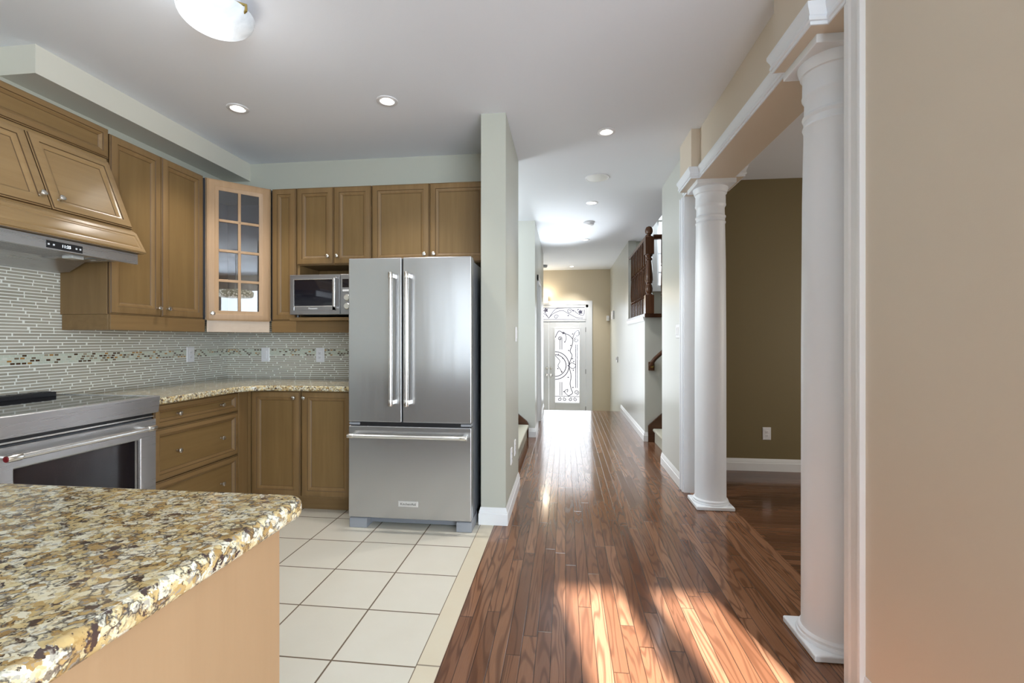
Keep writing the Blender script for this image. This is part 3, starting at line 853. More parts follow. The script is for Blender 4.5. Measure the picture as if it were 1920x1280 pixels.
# ================================================================== CABINETS
DR = [(0, 0, 1), (0, 0.012), (0.004, 0.0135, 1), (0.007, 0.018), (0.011, 0.0195), (0.043, 0.0195, 1), (0.0455, 0.0155), (0.051, 0.0150), (0.066, 0.0055, 1), (0.0685, 0.0035)]
DRW = [(0, 0, 1), (0, 0.012), (0.004, 0.0135, 1), (0.007, 0.018), (0.011, 0.0195), (0.032, 0.0195, 1), (0.0345, 0.0155), (0.038, 0.0150), (0.049, 0.0055, 1), (0.051, 0.0035)]
def knob(parent, p, n, s=1.0):
    mb = MB().lathe(p, n, [(0.0075 * s, 0), (0.006 * s, 0.004 * s), (0.0055 * s, 0.013 * s), (0.013 * s, 0.018 * s), (0.0150 * s, 0.022 * s), (0.0135 * s, 0.027 * s), (0.007 * s, 0.030 * s)], 18)
    return obj('knob', mb, 'knob', parent)
def door(parent, o, U, w, h, mat='cabz', kn=None, name='door', rings=None, V=ZP):
    o, U, V = Vector(o), Vector(U), Vector(V)
    pm = {'cabz': 'panelz', 'caby': 'panely', 'hoodw': 'hoodw'}[mat]
    d = obj(name, MB().panel(o, U, V, w, h, rings or DR, 0, 1, 2), [mat, pm, 'glaze'], parent)
    n = U.cross(V)
    for k in (kn or []):
        knob(d, o + U * k[0] + V * k[1] + n * 0.0195, n)
    return d

# left wall cabinet ---------------------------------------------------------
XU = -2.57
c = thing('wall_cabinet', (-2.75, 2.7, 1.377), 'tall maple wall cabinet with two panel doors right of the wooden hood', 'cabinet')
obj('body', MB().box(XL + 0.002, XU - 0.022, 2.365, 3.07, 1.377, 2.405), 'cabz', c, bev=0.002)
door(c, (XU - 0.0195, 2.367, 1.38), (0, 1, 0), 0.338, 1.024, kn=[(0.305, 0.052)])
door(c, (XU - 0.0195, 2.709, 1.38), (0, 1, 0), 0.345, 1.024, kn=[(0.035, 0.052)])
obj('valance', MB().box(-2.592, XU - 0.004, 2.37, 3.068, 1.287, 1.377).box(XL + 0.012, -2.592, 2.37, 2.388, 1.287, 1.377), 'caby', c, bev=0.002)

# diagonal corner cabinet with glass door -----------------------------------
p0 = Vector((-2.566, 3.078, 0)); p1 = Vector((-2.278, 3.372, 0))
dU = (p1 - p0).normalized(); dN = dU.cross(ZP)
wd = (p1 - p0).length
c = thing('corner_cabinet', (-2.65, 3.45, 1.377), 'pale maple corner cabinet with a ten pane glass door', 'cabinet')
pb = [p0 - dN * 0.02, p1 - dN * 0.02]
outer = [(XL + 0.002, 3.072), (pb[0].x, pb[0].y), (pb[1].x, pb[1].y), (-2.272, YB - 0.002), (XL + 0.002, YB - 0.002)]
body = MB()
body.prism([(x, y, 1.377) for x, y in outer], (0, 0, 0.018))
body.prism([(x, y, 2.387) for x, y in outer], (0, 0, 0.018))
body.box(XL + 0.002, XL + 0.01, 3.073, YB - 0.01, 1.395, 2.387).box(XL + 0.01, -2.272, YB - 0.01, YB - 0.002, 1.395, 2.387)
body.box(XL + 0.01, -2.58, 3.072, 3.080, 1.395, 2.387).box(-2.280, -2.272, 3.40, YB - 0.01, 1.395, 2.387)
obj('body', body, 'cabin', c)
fs_ = MB()
for a, b in ((-0.010, 0.0), (wd, wd + 0.010)):
    fs_.prism([p0 + dU * a + ZP * 1.377 - dN * 0.02, p0 + dU * b + ZP * 1.377 - dN * 0.02, p0 + dU * b + ZP * 2.405 - dN * 0.02, p0 + dU * a + ZP * 2.405 - dN * 0.02], dN * 0.004)
obj('face_frame', fs_, 'cabz', c)
dz0, dh = 1.372, 1.030
dm = MB()
st_w = 0.072
def fr(a0, a1, b0, b1, rings):
    dm.panel(p0 + dU * a0 + ZP * b0 - dN * 0.0195, dU, ZP, a1 - a0, b1 - b0, rings)
edge_r = [(0, 0), (0, 0.012), (0.004, 0.0135), (0.008, 0.018), (0.012, 0.0195)]
# frame as a ring: concentric quads with an open middle
def ring_frame(mb, o, U, V, w, h, prof):
    o, U, V = Vector(o), Vector(U), Vector(V); N_ = U.cross(V)
    vs, fs = [], []
    for ins, ht in prof:
        for a, b in ((ins, ins), (w - ins, ins), (w - ins, h - ins), (ins, h - ins)):
            vs.append(o + U * a + V * b + N_ * ht)
    n = len(prof)
    for k in range(n):
        k2 = (k + 1) % n
        for i in range(4):
            j = (i + 1) % 4
            fs.append((4 * k + i, 4 * k + j, 4 * k2 + j, 4 * k2 + i))
    mb.add(vs, fs)
ring_frame(dm, p0 + ZP * dz0 - dN * 0.0195, dU, ZP, wd, dh, [(0, 0), (0, 0.012), (0.004, 0.0135), (0.008, 0.018), (0.012, 0.0195), (0.046, 0.0195), (0.050, 0.0165), (0.056, 0.0155), (0.070, 0.010), (0.074, 0.009), (0.074, 0.0)])
gd = obj('door', dm, 'glassw', c)
gl = MB()
iw, ih = wd - 0.148, dh - 0.148
go = p0 + ZP * (dz0 + 0.074) + dU * 0.074 - dN * 0.0195
gl.prism([go + dN * 0.004, go + dN * 0.004 + dU * iw, go + dN * 0.004 + dU * iw + ZP * ih, go + dN * 0.004 + ZP * ih], dN * 0.002)
obj('glass_pane', gl, 'cabglass', gd)
mu = MB()
def bar(a, b, c_, d_):
    q = [go + dU * a + ZP * c_, go + dU * b + ZP * c_, go + dU * b + ZP * d_, go + dU * a + ZP * d_]
    mu.prism([x + dN * 0.006 for x in q], dN * 0.009)
bar(iw / 2 - 0.010, iw / 2 + 0.010, 0, ih)
for k in range(1, 4):
    bar(0, iw, ih * k / 4 - 0.010, ih * k / 4 + 0.010)
obj('muntin_grid', mu, 'glassw', gd, bev=0.003)
knob(gd, p0 + dU * 0.034 + ZP * (dz0 + 0.050), dN, 1.1)
q0, q1 = p0 - dN * 0.012, p1 - dN * 0.012
obj('valance', MB().prism([q0 + ZP * 1.287, q1 + ZP * 1.287, q1 + ZP * 1.372, q0 + ZP * 1.372], -dN * 0.018), 'palew', c, bev=0.002)

# back wall cabinets ---------------------------------------------------------
YU = 3.38
c = thing('wall_cabinet', (-2.165, 3.55, 1.377), 'narrow one door maple cabinet between the glass corner cabinet and microwave', 'cabinet')
obj('body', MB().box(-2.27, -2.068, YU + 0.022, YB - 0.01, 1.377, 2.405), 'cabz', c, bev=0.002)
door(c, (-2.268, YU + 0.0195, 1.38), (1, 0, 0), 0.198, 1.024)
obj('valance', MB().box(-2.272, -2.068, YU + 0.004, YU + 0.022, 1.287, 1.377), 'cabx', c, bev=0.002)

c = thing('wall_cabinet', (-1.76, 3.55, 1.37), 'maple cabinet with two short doors above the microwave shelf', 'cabinet')
obj('body', MB().box(-2.066, -1.462, YU + 0.022, YB - 0.01, 1.806, 2.405).box(-2.066, -2.048, YU + 0.022, YB - 0.01, 1.40, 1.806).box(-1.48, -1.462, YU + 0.022, YB - 0.01, 1.40, 1.806).box(-2.048, -1.48, YB - 0.02, YB - 0.01, 1.40, 1.806), 'cabz', c)
door(c, (-2.064, YU + 0.0195, 1.81), (1, 0, 0), 0.298, 0.594, kn=[(0.262, 0.060)])
door(c, (-1.762, YU + 0.0195, 1.81), (1, 0, 0), 0.298, 0.594, kn=[(0.034, 0.060)])
obj('shelf', MB().box(-2.066, -1.462, 3.29, YB - 0.01, 1.375, 1.40), 'cabx', c, bev=0.003)
obj('valance', MB().box(-2.066, -1.462, YU + 0.004, YU + 0.022, 1.287, 1.375), 'cabx', c, bev=0.002)

c = thing('wall_cabinet', (-1.01, 3.55, 1.806), 'wide maple cabinet with two doors mounted above the fridge', 'cabinet')
obj('body', MB().box(-1.458, -0.562, YU + 0.022, YB - 0.002, 1.806, 2.405), 'cabz', c, bev=0.002)
door(c, (-1.456, YU + 0.0195, 1.81), (1, 0, 0), 0.447, 0.594, kn=[(0.413, 0.060)])
door(c, (-1.005, YU + 0.0195, 1.81), (1, 0, 0), 0.441, 0.594, kn=[(0.034, 0.060)])

# base cabinets -------------------------------------------------------------
XF, YF = -2.283, 3.12
c = thing('drawer_cabinet', (-2.6, 2.7, 0), 'maple base cabinet with three drawers right of the steel range', 'cabinet')
obj('body', MB().box(XL + 0.002, XF - 0.021, 2.345, 3.142, 0.10, 0.866).box(XF - 0.021, XF - 0.004, 3.035, 3.139, 0.10, 0.866), 'cabz', c, bev=0.002)
obj('toe_kick', MB().box(XL + 0.002, XF - 0.08, 2.345, 3.19, 0, 0.10), 'caby', c)
for z0, z1 in ((0.728, 0.862), (0.428, 0.722), (0.115, 0.422)):
    w = 0.676
    door(c, (XF - 0.0195, 2.356, z0), (0, 1, 0), w, z1 - z0, 'caby', [(0.155, (z1 - z0) * 0.5), (w - 0.170, (z1 - z0) * 0.5)], 'drawer', DRW)
c = thing('base_cabinet', (-1.85, 3.4, 0), 'maple base cabinet with two tall doors left of the fridge', 'cabinet')
obj('body', MB().box(-2.283, -1.425, YF + 0.021, YB - 0.002, 0.10, 0.866).box(-2.283, -2.262, YF + 0.006, YF + 0.021, 0.10, 0.866), 'cabz', c)
obj('toe_kick', MB().box(-2.283, -1.425, YF + 0.075, YB - 0.002, 0, 0.10), 'cabx', c)
door(c, (-2.256, YF + 0.0195, 0.112), (1, 0, 0), 0.376, 0.750, kn=[(0.338, 0.705)])
door(c, (-1.868, YF + 0.0195, 0.112), (1, 0, 0), 0.376, 0.750, kn=[(0.026, 0.705)])

# countertops ----------------------------------------------------------------
XC, YC = -2.247, 3.085
out = [(XL + 0.010, 2.34), (XC, 2.34)]
R_ = 0.16
for k in range(0, 11):
    a = math.radians(180 - 9 * k)
    out.append((XC + R_ + R_ * math.cos(a), YC - R_ + R_ * math.sin(a)))
out += [(-1.425, YC), (-1.425, YB - 0.010), (XL + 0.010, YB - 0.010)]
ct = obj('countertop', MB().prism([(x, y, 0.867) for x, y in out], (0, 0, 0.038)), 'granite', None, (-2.2, 3.3, 0.867), bev=0.010, seg=3)
tag(ct, 'speckled granite countertop running around the kitchen corner to the fridge', 'countertop')

isl = thing('kitchen_island', (-1.6, 0.2, 0), 'plain light maple kitchen island end panel in the foreground', 'island')
obj('end_panel', MB().box(-0.585, -0.560, -0.9, 0.860, 0.0, 0.863), 'islandw', isl, bev=0.002)
obj('body', MB().box(-2.2, -0.585, -0.88, 0.855, 0.10, 0.863), 'cabz', isl)
obj('toe_kick', MB().box(-2.15, -0.60, -0.82, 0.79, 0, 0.10), 'cabz', isl)
io = []
x0, x1, y0, y1 = -2.3, -0.536, -1.0, 0.926
for cx, cy, a0 in ((x1 - 0.04, y0 + 0.04, -90), (x1 - 0.04, y1 - 0.04, 0), (x0 + 0.04, y1 - 0.04, 90), (x0 + 0.04, y0 + 0.04, 180)):
    for k in range(7):
        a = math.radians(a0 + 15 * k)
        io.append((cx + 0.04 * math.cos(a), cy + 0.04 * math.sin(a)))
ic = obj('island_countertop', MB().prism([(x, y, 0.864) for x, y in io], (0, 0, 0.041)), 'granite', None, (-1.4, 0, 0.864), bev=0.014, seg=4)
tag(ic, 'large speckled granite slab on the island in the foreground', 'countertop')

# ================================================================== HOOD
HY = 2.350
HY0 = 1.52
c = thing('hood_cabinet', (-2.7, 1.94, 1.70), 'sloping wooden hood cover with two doors above the range', 'hood')
prof = [(XL + 0.002, 2.415), (-2.575, 2.415), (-2.575, 2.236), (-2.415, 1.842), (-2.395, 1.83), (-2.330, 1.708), (XL + 0.002, 1.708)]
obj('body', MB().prism([(x, HY0, z) for x, z in prof], (0, HY - HY0 - 0.003, 0)), 'hoodw', c)
obj('top_panel', MB().panel((-2.575, HY0, 2.252), (0, 1, 0), ZP, HY - HY0 - 0.004, 0.165, DRW, 0, 1, 2), ['caby', 'panely', 'glaze'], c)
sd = Vector((-2.575 + 2.418, 0, 2.236 - 1.846)); slen = sd.length
sd.normalize()
half = (HY - HY0) / 2
for k, (ya, yb, kx) in enumerate(((HY0 + 0.002, 1.931, 0.372), (1.936, HY - 0.006, 0.038))):
    d = door(c, (-2.418, ya, 1.846), (0, 1, 0), yb - ya, slen - 0.01, 'hoodw', [(kx, 0.055)], 'door', V=sd)
fs = Vector((-2.395 + 2.332, 0, 1.822 - 1.712)); fl_ = fs.length; fs.normalize()
fo = Vector((-2.332, HY0, 1.712))
fsd = -fs
obj('fascia', MB().panel(fo, (0, 1, 0), Vector((-2.395 + 2.332, 0, 1.822 - 1.712)).normalized(), HY - HY0, fl_, [(0, -0.004), (0, 0.006), (0.004, 0.009), (0.020, 0.010), (0.024, 0.006), (0.030, 0.0055), (0.036, 0.009), (0.040, 0.0095)]), 'hoodw', c)

c = thing('range_hood', (-2.62, 1.94, 1.64), 'stainless steel range hood insert with black display under the wooden cover', 'hood')
XS = -2.368
obj('visor', MB().box(XS - 0.022, XS, HY0 + 0.005, 2.338, 1.650, 1.706), 'steelx', c, bev=0.002)
sh = MB()
sh.prism([(XS - 0.022, HY0 + 0.005, 1.706), (XS - 0.022, HY0 + 0.005, 1.668), (-2.70, HY0 + 0.005, 1.668), (-2.80, HY0 + 0.005, 1.615), (XL + 0.012, HY0 + 0.005, 1.612), (XL + 0.012, HY0 + 0.005, 1.706)], (0, 2.338 - HY0 - 0.005, 0))
obj('body', sh, 'steelx', c, bev=0.001)
fm = MB()
for k in range(9):
    x = -2.44 - k * 0.026
    fm.box(x - 0.016, x, HY0 + 0.03, 2.12, 1.661, 1.668)
fm.box(-2.70, -2.42, 2.12, 2.16, 1.660, 1.668)
obj('grease_filter', fm, 'steelx', c)
obj('lamp', MB().box(-2.56, -2.50, 2.10, 2.16, 1.648, 1.668), 'lens', c, bev=0.003)
for y in (2.20, 2.245):
    obj('latch', MB().box(-2.56, -2.46, y, y + 0.016, 1.658, 1.668), 'steelbar', c)
dp = obj('display', MB().box(XS, XS + 0.002, 1.876, 2.037, 1.656, 1.690), 'black', c)
dg = text_mb('11:25', (XS + 0.0022, 1.962, 1.673), (0, 1, 0), (0, 0, 1), 0.019)
obj('digits', dg, 'ledtext', dp)
for y in (1.885, 1.907, 2.008, 2.026):
    obj('touch_button', MB().box(XS + 0.002, XS + 0.0028, y - 0.004, y + 0.004, 1.669, 1.677), 'lightink', dp)

# ================================================================== RANGE
c = thing('range', (-2.55, 1.94, 0), 'stainless slide-in range with black glass cooktop under the hood', 'stove')
RY0, RY1 = 1.558, 2.325
XO = -2.238
obj('body', MB().box(-2.88, XO - 0.03, RY0 + 0.006, RY1 - 0.006, 0.03, 0.905), 'greyside', c)
obj('cooktop', MB().box(-2.86, XO - 0.012, RY0 + 0.008, RY1 - 0.008, 0.905, 0.921), 'blackglass', c, bev=0.002)
for a, b in ((RY1 - 0.008, RY1 + 0.004), (RY0 - 0.004, RY0 + 0.008)):
    obj('cooktop_trim', MB().box(-2.87, XO - 0.012, a, b, 0.905, 0.925), 'steelbar', c, bev=0.002)
rv = MB().box(-2.872, -2.80, RY0 + 0.01, RY1 - 0.055, 0.921, 0.944)
for k in range(14):
    y = RY0 + 0.04 + k * 0.048
    rv.box(-2.86, -2.812, y, y + 0.034, 0.944, 0.947)
obj('rear_vent', rv, 'black', c, bev=0.006)
cp = [(XO - 0.06, 0.905), (XO - 0.012, 0.9235), (XO + 0.012, 0.9235), (XO + 0.016, 0.919), (XO + 0.006, 0.832), (XO - 0.06, 0.832)]
obj('control_panel', MB().prism([(x, RY0 - 0.004, z) for x, z in cp], (0, RY1 - RY0 + 0.008, 0)), 'steelx', c, bev=0.0015)
obj('vent_slot', MB().box(XO - 0.05, XO - 0.020, RY0 + 0.015, RY1 - 0.012, 0.800, 0.832), 'black', c)
obj('slot_strip', MB().box(XO - 0.020, XO - 0.010, RY0 + 0.012, RY1 - 0.010, 0.808, 0.815), 'steelbar', c)
od = MB()
ring_frame(od, (XO - 0.03, RY0 + 0.004, 0.20), YP, ZP, RY1 - RY0 - 0.008, 0.596, [(0, 0), (0, 0.026), (0.004, 0.030), (0.088, 0.030), (0.092, 0.028), (0.097, 0.022), (0.100, 0.010), (0.100, 0.0)])
od = obj('oven_door', od, 'steelx', c)
obj('window', MB().box(XO - 0.028, XO - 0.014, RY0 + 0.09, RY1 - 0.095, 0.29, 0.71), 'ovenglass', od)
obj('window_edge', MB().box(XO - 0.028, XO - 0.012, RY1 - 0.120, RY1 - 0.110, 0.29, 0.70), 'steelbar', od)
hz, hx = 0.760, XO + 0.058
hb = obj('handle', MB().tube([(hx, 1.607, hz), (hx, 2.238, hz)], 0.0125, 16), 'steelbar', od)
for y in (1.612, 2.233):
    e = obj('bracket', MB().tube([(XO - 0.002, y, hz), (hx, y, hz)], [0.011, 0.013], 12).lathe((hx, y - 0.026, hz), (0, 1, 0), [(0.0135, 0), (0.0148, 0.003), (0.0148, 0.048), (0.0135, 0.052)], 16), 'knob', od)
obj('medallion', MB().lathe((hx, 1.5855, hz), (0, -1, 0), [(0.0118, -0.001), (0.0118, 0.002), (0.006, 0.0022), (0.006, 0.0005)], 18), 'red', od)
obj('storage_drawer', MB().box(XO - 0.03, XO, RY0 + 0.004, RY1 - 0.004, 0.05, 0.19), 'steelx', c, bev=0.003)

# ================================================================== FRIDGE
c = thing('refrigerator', (-1.0, 3.3, 0), 'stainless french door refrigerator with bottom freezer beside the wing wall', 'refrigerator')
FX0, FX1, FY = -1.411, -0.591, 2.905
obj('body', MB().box(FX0 + 0.004, FX1 - 0.004, FY + 0.075, 3.66, 0.07, 1.745), 'greyside', c, bev=0.006)
obj('top_cover', MB().box(FX0 + 0.02, FX1 - 0.02, FY + 0.06, FY + 0.20, 1.745, 1.770), 'greyplastic', c, bev=0.004)
SX = -1.0465
for a, b, hx in ((FX0, SX - 0.004, SX - 0.057), (SX + 0.004, FX1, SX + 0.047)):
    d = obj('door', MB().box(a, b, FY, FY + 0.07, 0.694, 1.764), 'steel', c, bev=0.006, seg=3)
    hb = MB().tube([(hx, FY - 0.055, 0.815), (hx, FY - 0.055, 1.655)], 0.0125, 16)
    h = obj('handle', hb, 'steelbar', d)
    for z in (0.828, 1.642):
        obj('bracket', MB().lathe((hx, FY - 0.055, z - 0.022), (0, 0, 1), [(0.0135, 0), (0.0148, 0.003), (0.0148, 0.041), (0.0135, 0.044)], 16).box(hx - 0.009, hx + 0.009, FY - 0.055, FY, z - 0.013, z + 0.013), 'knob', d, bev=0.002)
fz = obj('freezer_drawer', MB().box(FX0, FX1, FY, FY + 0.07, 0.070, 0.668), 'steel', c, bev=0.006, seg=3)
hz = 0.612
obj('handle', MB().tube([(FX0 + 0.035, FY - 0.055, hz), (FX1 - 0.035, FY - 0.055, hz)], 0.0125, 16), 'steelbar', fz)
for x in (FX0 + 0.040, FX1 - 0.040):
    obj('bracket', MB().lathe((x - 0.022, FY - 0.055, hz), (1, 0, 0), [(0.0135, 0), (0.0148, 0.003), (0.0148, 0.041), (0.0135, 0.044)], 16).box(x - 0.013, x + 0.013, FY - 0.055, FY, hz - 0.009, hz + 0.009), 'knob', fz, bev=0.002)
bd = obj('badge', MB().box(-1.072, -0.940, FY - 0.003, FY + 0.001, 0.151, 0.186), 'badge', fz, bev=0.001)
obj('lettering', text_mb('KitchenAid', (-1.006, FY - 0.0032, 0.1685), (1, 0, 0), (0, 0, 1), 0.023), 'ink', bd)
obj('gap_gasket', MB().box(FX0 + 0.015, FX1 - 0.015, FY + 0.012, FY + 0.07, 0.668, 0.694), 'black', c)
for a, b in ((FX0 + 0.002, FX0 + 0.075), (FX1 - 0.07, FX1 - 0.002)):
    obj('hinge_cap', MB().box(a, b, FY + 0.004, FY + 0.06, 0.674, 0.690), 'greyplastic', c, bev=0.003)
for a, b in ((FX0 + 0.004, FX0 + 0.125), (FX1 - 0.10, FX1 + 0.002)):
    fp = [(FY + 0.006, 0.062), (FY + 0.002, 0.054), (FY + 0.002, 0.0), (FY + 0.20, 0.0), (FY + 0.20, 0.068), (FY + 0.02, 0.068)]
    obj('foot', MB().prism([(a, y, z) for y, z in fp], (b - a, 0, 0)), 'greyplastic', c, bev=0.005)
obj('base_grille', MB().box(FX0 + 0.12, FX1 - 0.10, FY + 0.06, FY + 0.08, 0.022, 0.068), 'greyside', c)

# ================================================================== MICROWAVE
c = thing('microwave', (-1.79, 3.45, 1.40), 'stainless microwave oven on the shelf between cabinet and fridge', 'microwave')
MX0, MX1, MY, MZ0, MZ1 = -2.050, -1.525, 3.268, 1.418, 1.716
obj('body', MB().box(MX0 + 0.004, MX1 - 0.004, MY + 0.022, 3.62, MZ0, MZ1 - 0.004), 'greyside', c, bev=0.004)
md = MB()
XD = -1.652
ring_frame(md, (MX0, MY + 0.022, MZ0), XP, ZP, XD - MX0, MZ1 - MZ0, [(0, 0), (0, 0.018), (0.004, 0.022), (0.030, 0.022), (0.034, 0.020), (0.038, 0.016), (0.038, 0.0)])
md.box(MX0 + 0.036, XD - 0.036, MY + 0.016, MY + 0.022, MZ0 + 0.036, MZ1 - 0.036)
md = obj('door', md, 'steeldark', c)
obj('window', MB().box(MX0 + 0.036, XD - 0.062, MY + 0.003, MY + 0.008, MZ0 + 0.064, MZ1 - 0.036), 'blackglass', md)
obj('bezel', MB().tube([(MX0 + 0.034, MY + 0.003, MZ0 + 0.062), (XD - 0.060, MY + 0.003, MZ0 + 0.062), (XD - 0.060, MY + 0.003, MZ1 - 0.034), (MX0 + 0.034, MY + 0.003, MZ1 - 0.034)], 0.004, 8, closed=True), 'steelbar', md)
obj('lower_rail', MB().box(MX0 + 0.036, XD - 0.034, MY + 0.001, MY + 0.016, MZ0 + 0.034, MZ0 + 0.060).box(XD - 0.060, XD - 0.036, MY + 0.001, MY + 0.016, MZ0 + 0.034, MZ1 - 0.036), 'steeldark', md)
obj('handle', MB().tube([(XD - 0.030, MY - 0.002, MZ0 + 0.05), (XD - 0.030, MY - 0.030, MZ0 + 0.058), (XD - 0.030, MY - 0.030, MZ1 - 0.033), (XD - 0.030, MY - 0.002, MZ1 - 0.026)], 0.009, 12), 'steelbar', md)
obj('lettering', text_mb('Panasonic', (MX0 + 0.185, MY + 0.0004, MZ0 + 0.046), (1, 0, 0), (0, 0, 1), 0.018), 'lightink', md)
mp = obj('control_panel', MB().box(XD + 0.002, MX1, MY, MY + 0.022, MZ0, MZ1), 'steeldark', c, bev=0.003)
obj('display', MB().box(XD + 0.018, MX1 - 0.015, MY - 0.001, MY, MZ1 - 0.098, MZ1 - 0.035), 'blackglass', mp)
obj('button', MB().box(XD + 0.020, XD + 0.075, MY - 0.004, MY, MZ1 - 0.128, MZ1 - 0.114), 'plate', mp, bev=0.002)
for z in (MZ0 + 0.062, MZ0 + 0.125):
    obj('dial', MB().lathe((XD + 0.058, MY, z), (0, -1, 0), [(0.024, 0), (0.024, 0.014), (0.020, 0.018)], 20), 'knob', mp)
for x in (MX0 + 0.035, MX1 - 0.035):
    obj('foot', MB().lathe((x, MY + 0.05, 1.40), (0, 0, 1), [(0.014, 0), (0.014, 0.018)], 12), 'black', c)

# ================================================================== COLUMNS
def column(yc, label):
    c = thing('column', (CXC, yc, 0), label, 'column', 'round columns under the beam')
    s = 0.133
    obj('plinth', MB().box(CXC - s, CXC + s, yc - s, yc + s, 0, 0.028), 'colwhite', c, bev=0.007, seg=3)
    pr = [(0.128, 0.028), (0.1285, 0.034), (0.126, 0.040), (0.121, 0.0415), (0.121, 0.046), (0.1215, 0.052), (0.118, 0.058), (0.112, 0.062), (0.1095, 0.075),
          (0.109, 0.2), (0.1085, 1.2), (0.105, 1.8), (0.100, 2.085), (0.103, 2.092), (0.105, 2.098), (0.103, 2.104), (0.100, 2.108), (0.1005, 2.128), (0.104, 2.134), (0.106, 2.140), (0.104, 2.146), (0.0985, 2.152),
          (0.0975, 2.205), (0.102, 2.215), (0.106, 2.222), (0.107, 2.230), (0.105, 2.236), (0.104, 2.30), (0.107, 2.308), (0.113, 2.312), (0.114, 2.320), (0.118, 2.330), (0.122, 2.345), (0.122, 2.352)]
    obj('shaft', MB().lathe((CXC, yc, 0), (0, 0, 1), pr, 64), 'colwhite', c, smooth=28)
    obj('capital', MB().box(CXC - 0.136, CXC + 0.136, yc - 0.150, yc + 0.122, 2.352, 2.387), 'colwhite', c, bev=0.004)
column(3.61, 'round white column standing farther off in front of the cased wall end')
column(2.02, 'round white column closest to the camera beside the beige wall')

# ================================================================== WALL PLATES
def plate(name, label, cat, p, U, kind, group=None, w=0.074, h=0.118, gangs=1):
    p, U = Vector(p), Vector(U)
    n = U.cross(ZP)
    W_ = w + 0.046 * (gangs - 1)
    b = MB().panel(p - U * W_ / 2 - ZP * h / 2, U, ZP, W_, h, [(0, 0), (0, 0.003), (0.004, 0.006)])
    o = obj(name, b, 'plate', None, tuple(p))
    tag(o, label, cat, group)
    for g_ in range(gangs):
        q = p + U * (0.046 * (g_ - (gangs - 1) / 2))
        if kind == 'outlet':
            for dz in (-0.018, 0.018):
                sl = MB().panel(q - U * 0.017 + ZP * (dz - 0.0155) + n * 0.006, U, ZP, 0.034, 0.031, [(0, 0), (0, 0.001), (0.001, 0.0015)])
                for du, hh in ((-0.006, 0.008), (0.006, 0.006)):
                    a = q + U * du + ZP * dz + n * 0.0072
                    sl.prism([a - U * 0.0014 - ZP * hh / 2, a + U * 0.0014 - ZP * hh / 2, a + U * 0.0014 + ZP * hh / 2, a - U * 0.0014 + ZP * hh / 2], n * 0.0008, 1)
                a = q + ZP * (dz - 0.009) + n * 0.0072
                sl.prism([a + U * -0.002, a + U * 0.002, a + U * 0.002 + ZP * 0.004, a + U * -0.002 + ZP * 0.004], n * 0.0008, 1)
                obj('socket', sl, ['plate', 'slot'], o)
        else:
            obj('rocker', MB().panel(q - U * 0.016 - ZP * 0.033 + n * 0.006, U, ZP, 0.032, 0.066, [(0, 0), (0, 0.003), (0.002, 0.005)]), 'plate', o)
    return o
plate('outlet', 'white outlet on the tiled left wall nearest the corner', 'outlet', (XL + 0.008, 3.30, 1.116), (0, 1, 0), 'outlet')
plate('light_switch', 'white rocker switch plate on the tiled back wall under the glass cabinet', 'switch', (-2.541, YB - 0.008, 1.105), (1, 0, 0), 'switch')
plate('outlet', 'white outlet on the tiled back wall under the microwave', 'outlet', (-2.047, YB - 0.008, 1.103), (1, 0, 0), 'outlet')
plate('light_switch', 'white switch on the hallway side of the wing wall', 'switch', (XH, 3.69, 1.275), (0, 1, 0), 'switch')
plate('outlet', 'white plate low on the wing wall, the one nearer the fridge', 'outlet', (XH, 3.37, 0.382), (0, 1, 0), 'outlet')
plate('outlet', 'white plate low on the wing wall, the one farther down the hall', 'outlet', (XH, 3.61, 0.388), (0, 1, 0), 'outlet')
plate('light_switch', 'wide white switch plate on the short wall beyond the far column', 'switch', (XR, 4.07, 1.305), (0, -1, 0), 'switch', gangs=3)
plate('outlet', 'white outlet on the dark olive dining wall', 'outlet', (1.883, 4.60, 0.351), (1, 0, 0), 'outlet')

# small devices along the entry wall
o = obj('motion_sensor', MB().box(0.885, 0.945, 10.05, 10.10, 1.635, 1.745), 'plate', None, (0.915, 10.1, 1.69), bev=0.012, seg=3)
tag(o, 'small white motion sensor high in the corner right of the front door', 'sensor')
obj('lens', MB().box(0.897, 0.933, 10.046, 10.05, 1.66, 1.69), 'lens', o)
o = obj('door_chime', MB().box(0.925, 0.965, 9.25, 9.47, 1.64, 1.80), 'plate', None, (0.965, 9.36, 1.72), bev=0.008)
tag(o, 'white door chime box on the entry wall next to the motion sensor', 'chime')
obj('cover_seam', MB().box(0.923, 0.925, 9.27, 9.45, 1.66, 1.665), 'greyplastic', o)
o = obj('thermostat', MB().box(0.945, 0.965, 8.62, 8.76, 0.82, 0.92), 'plate', None, (0.965, 8.7, 0.88), bev=0.004)
tag(o, 'small thermostat control on the entry wall at waist height', 'thermostat')
obj('screen', MB().box(0.943, 0.945, 8.66, 8.75, 0.86, 0.91), 'slot', o)
add_light('sconce_lamp', 'POINT', (-0.43, 9.90, 2.15), 5, (1.0, 0.86, 0.66), shadow_soft_size=0.06)
c = thing('wall_sconce', (-0.43, 10.1, 2.10), 'warm glowing glass sconce above the front door at left', 'lamp')
obj('glass_shade', MB().box(-0.50, -0.362, 9.98, 10.07, 2.035, 2.165), 'sconceglow', c, bev=0.008)
obj('back_plate', MB().box(-0.47, -0.40, 10.07, 10.10, 2.06, 2.14), 'brass', c)

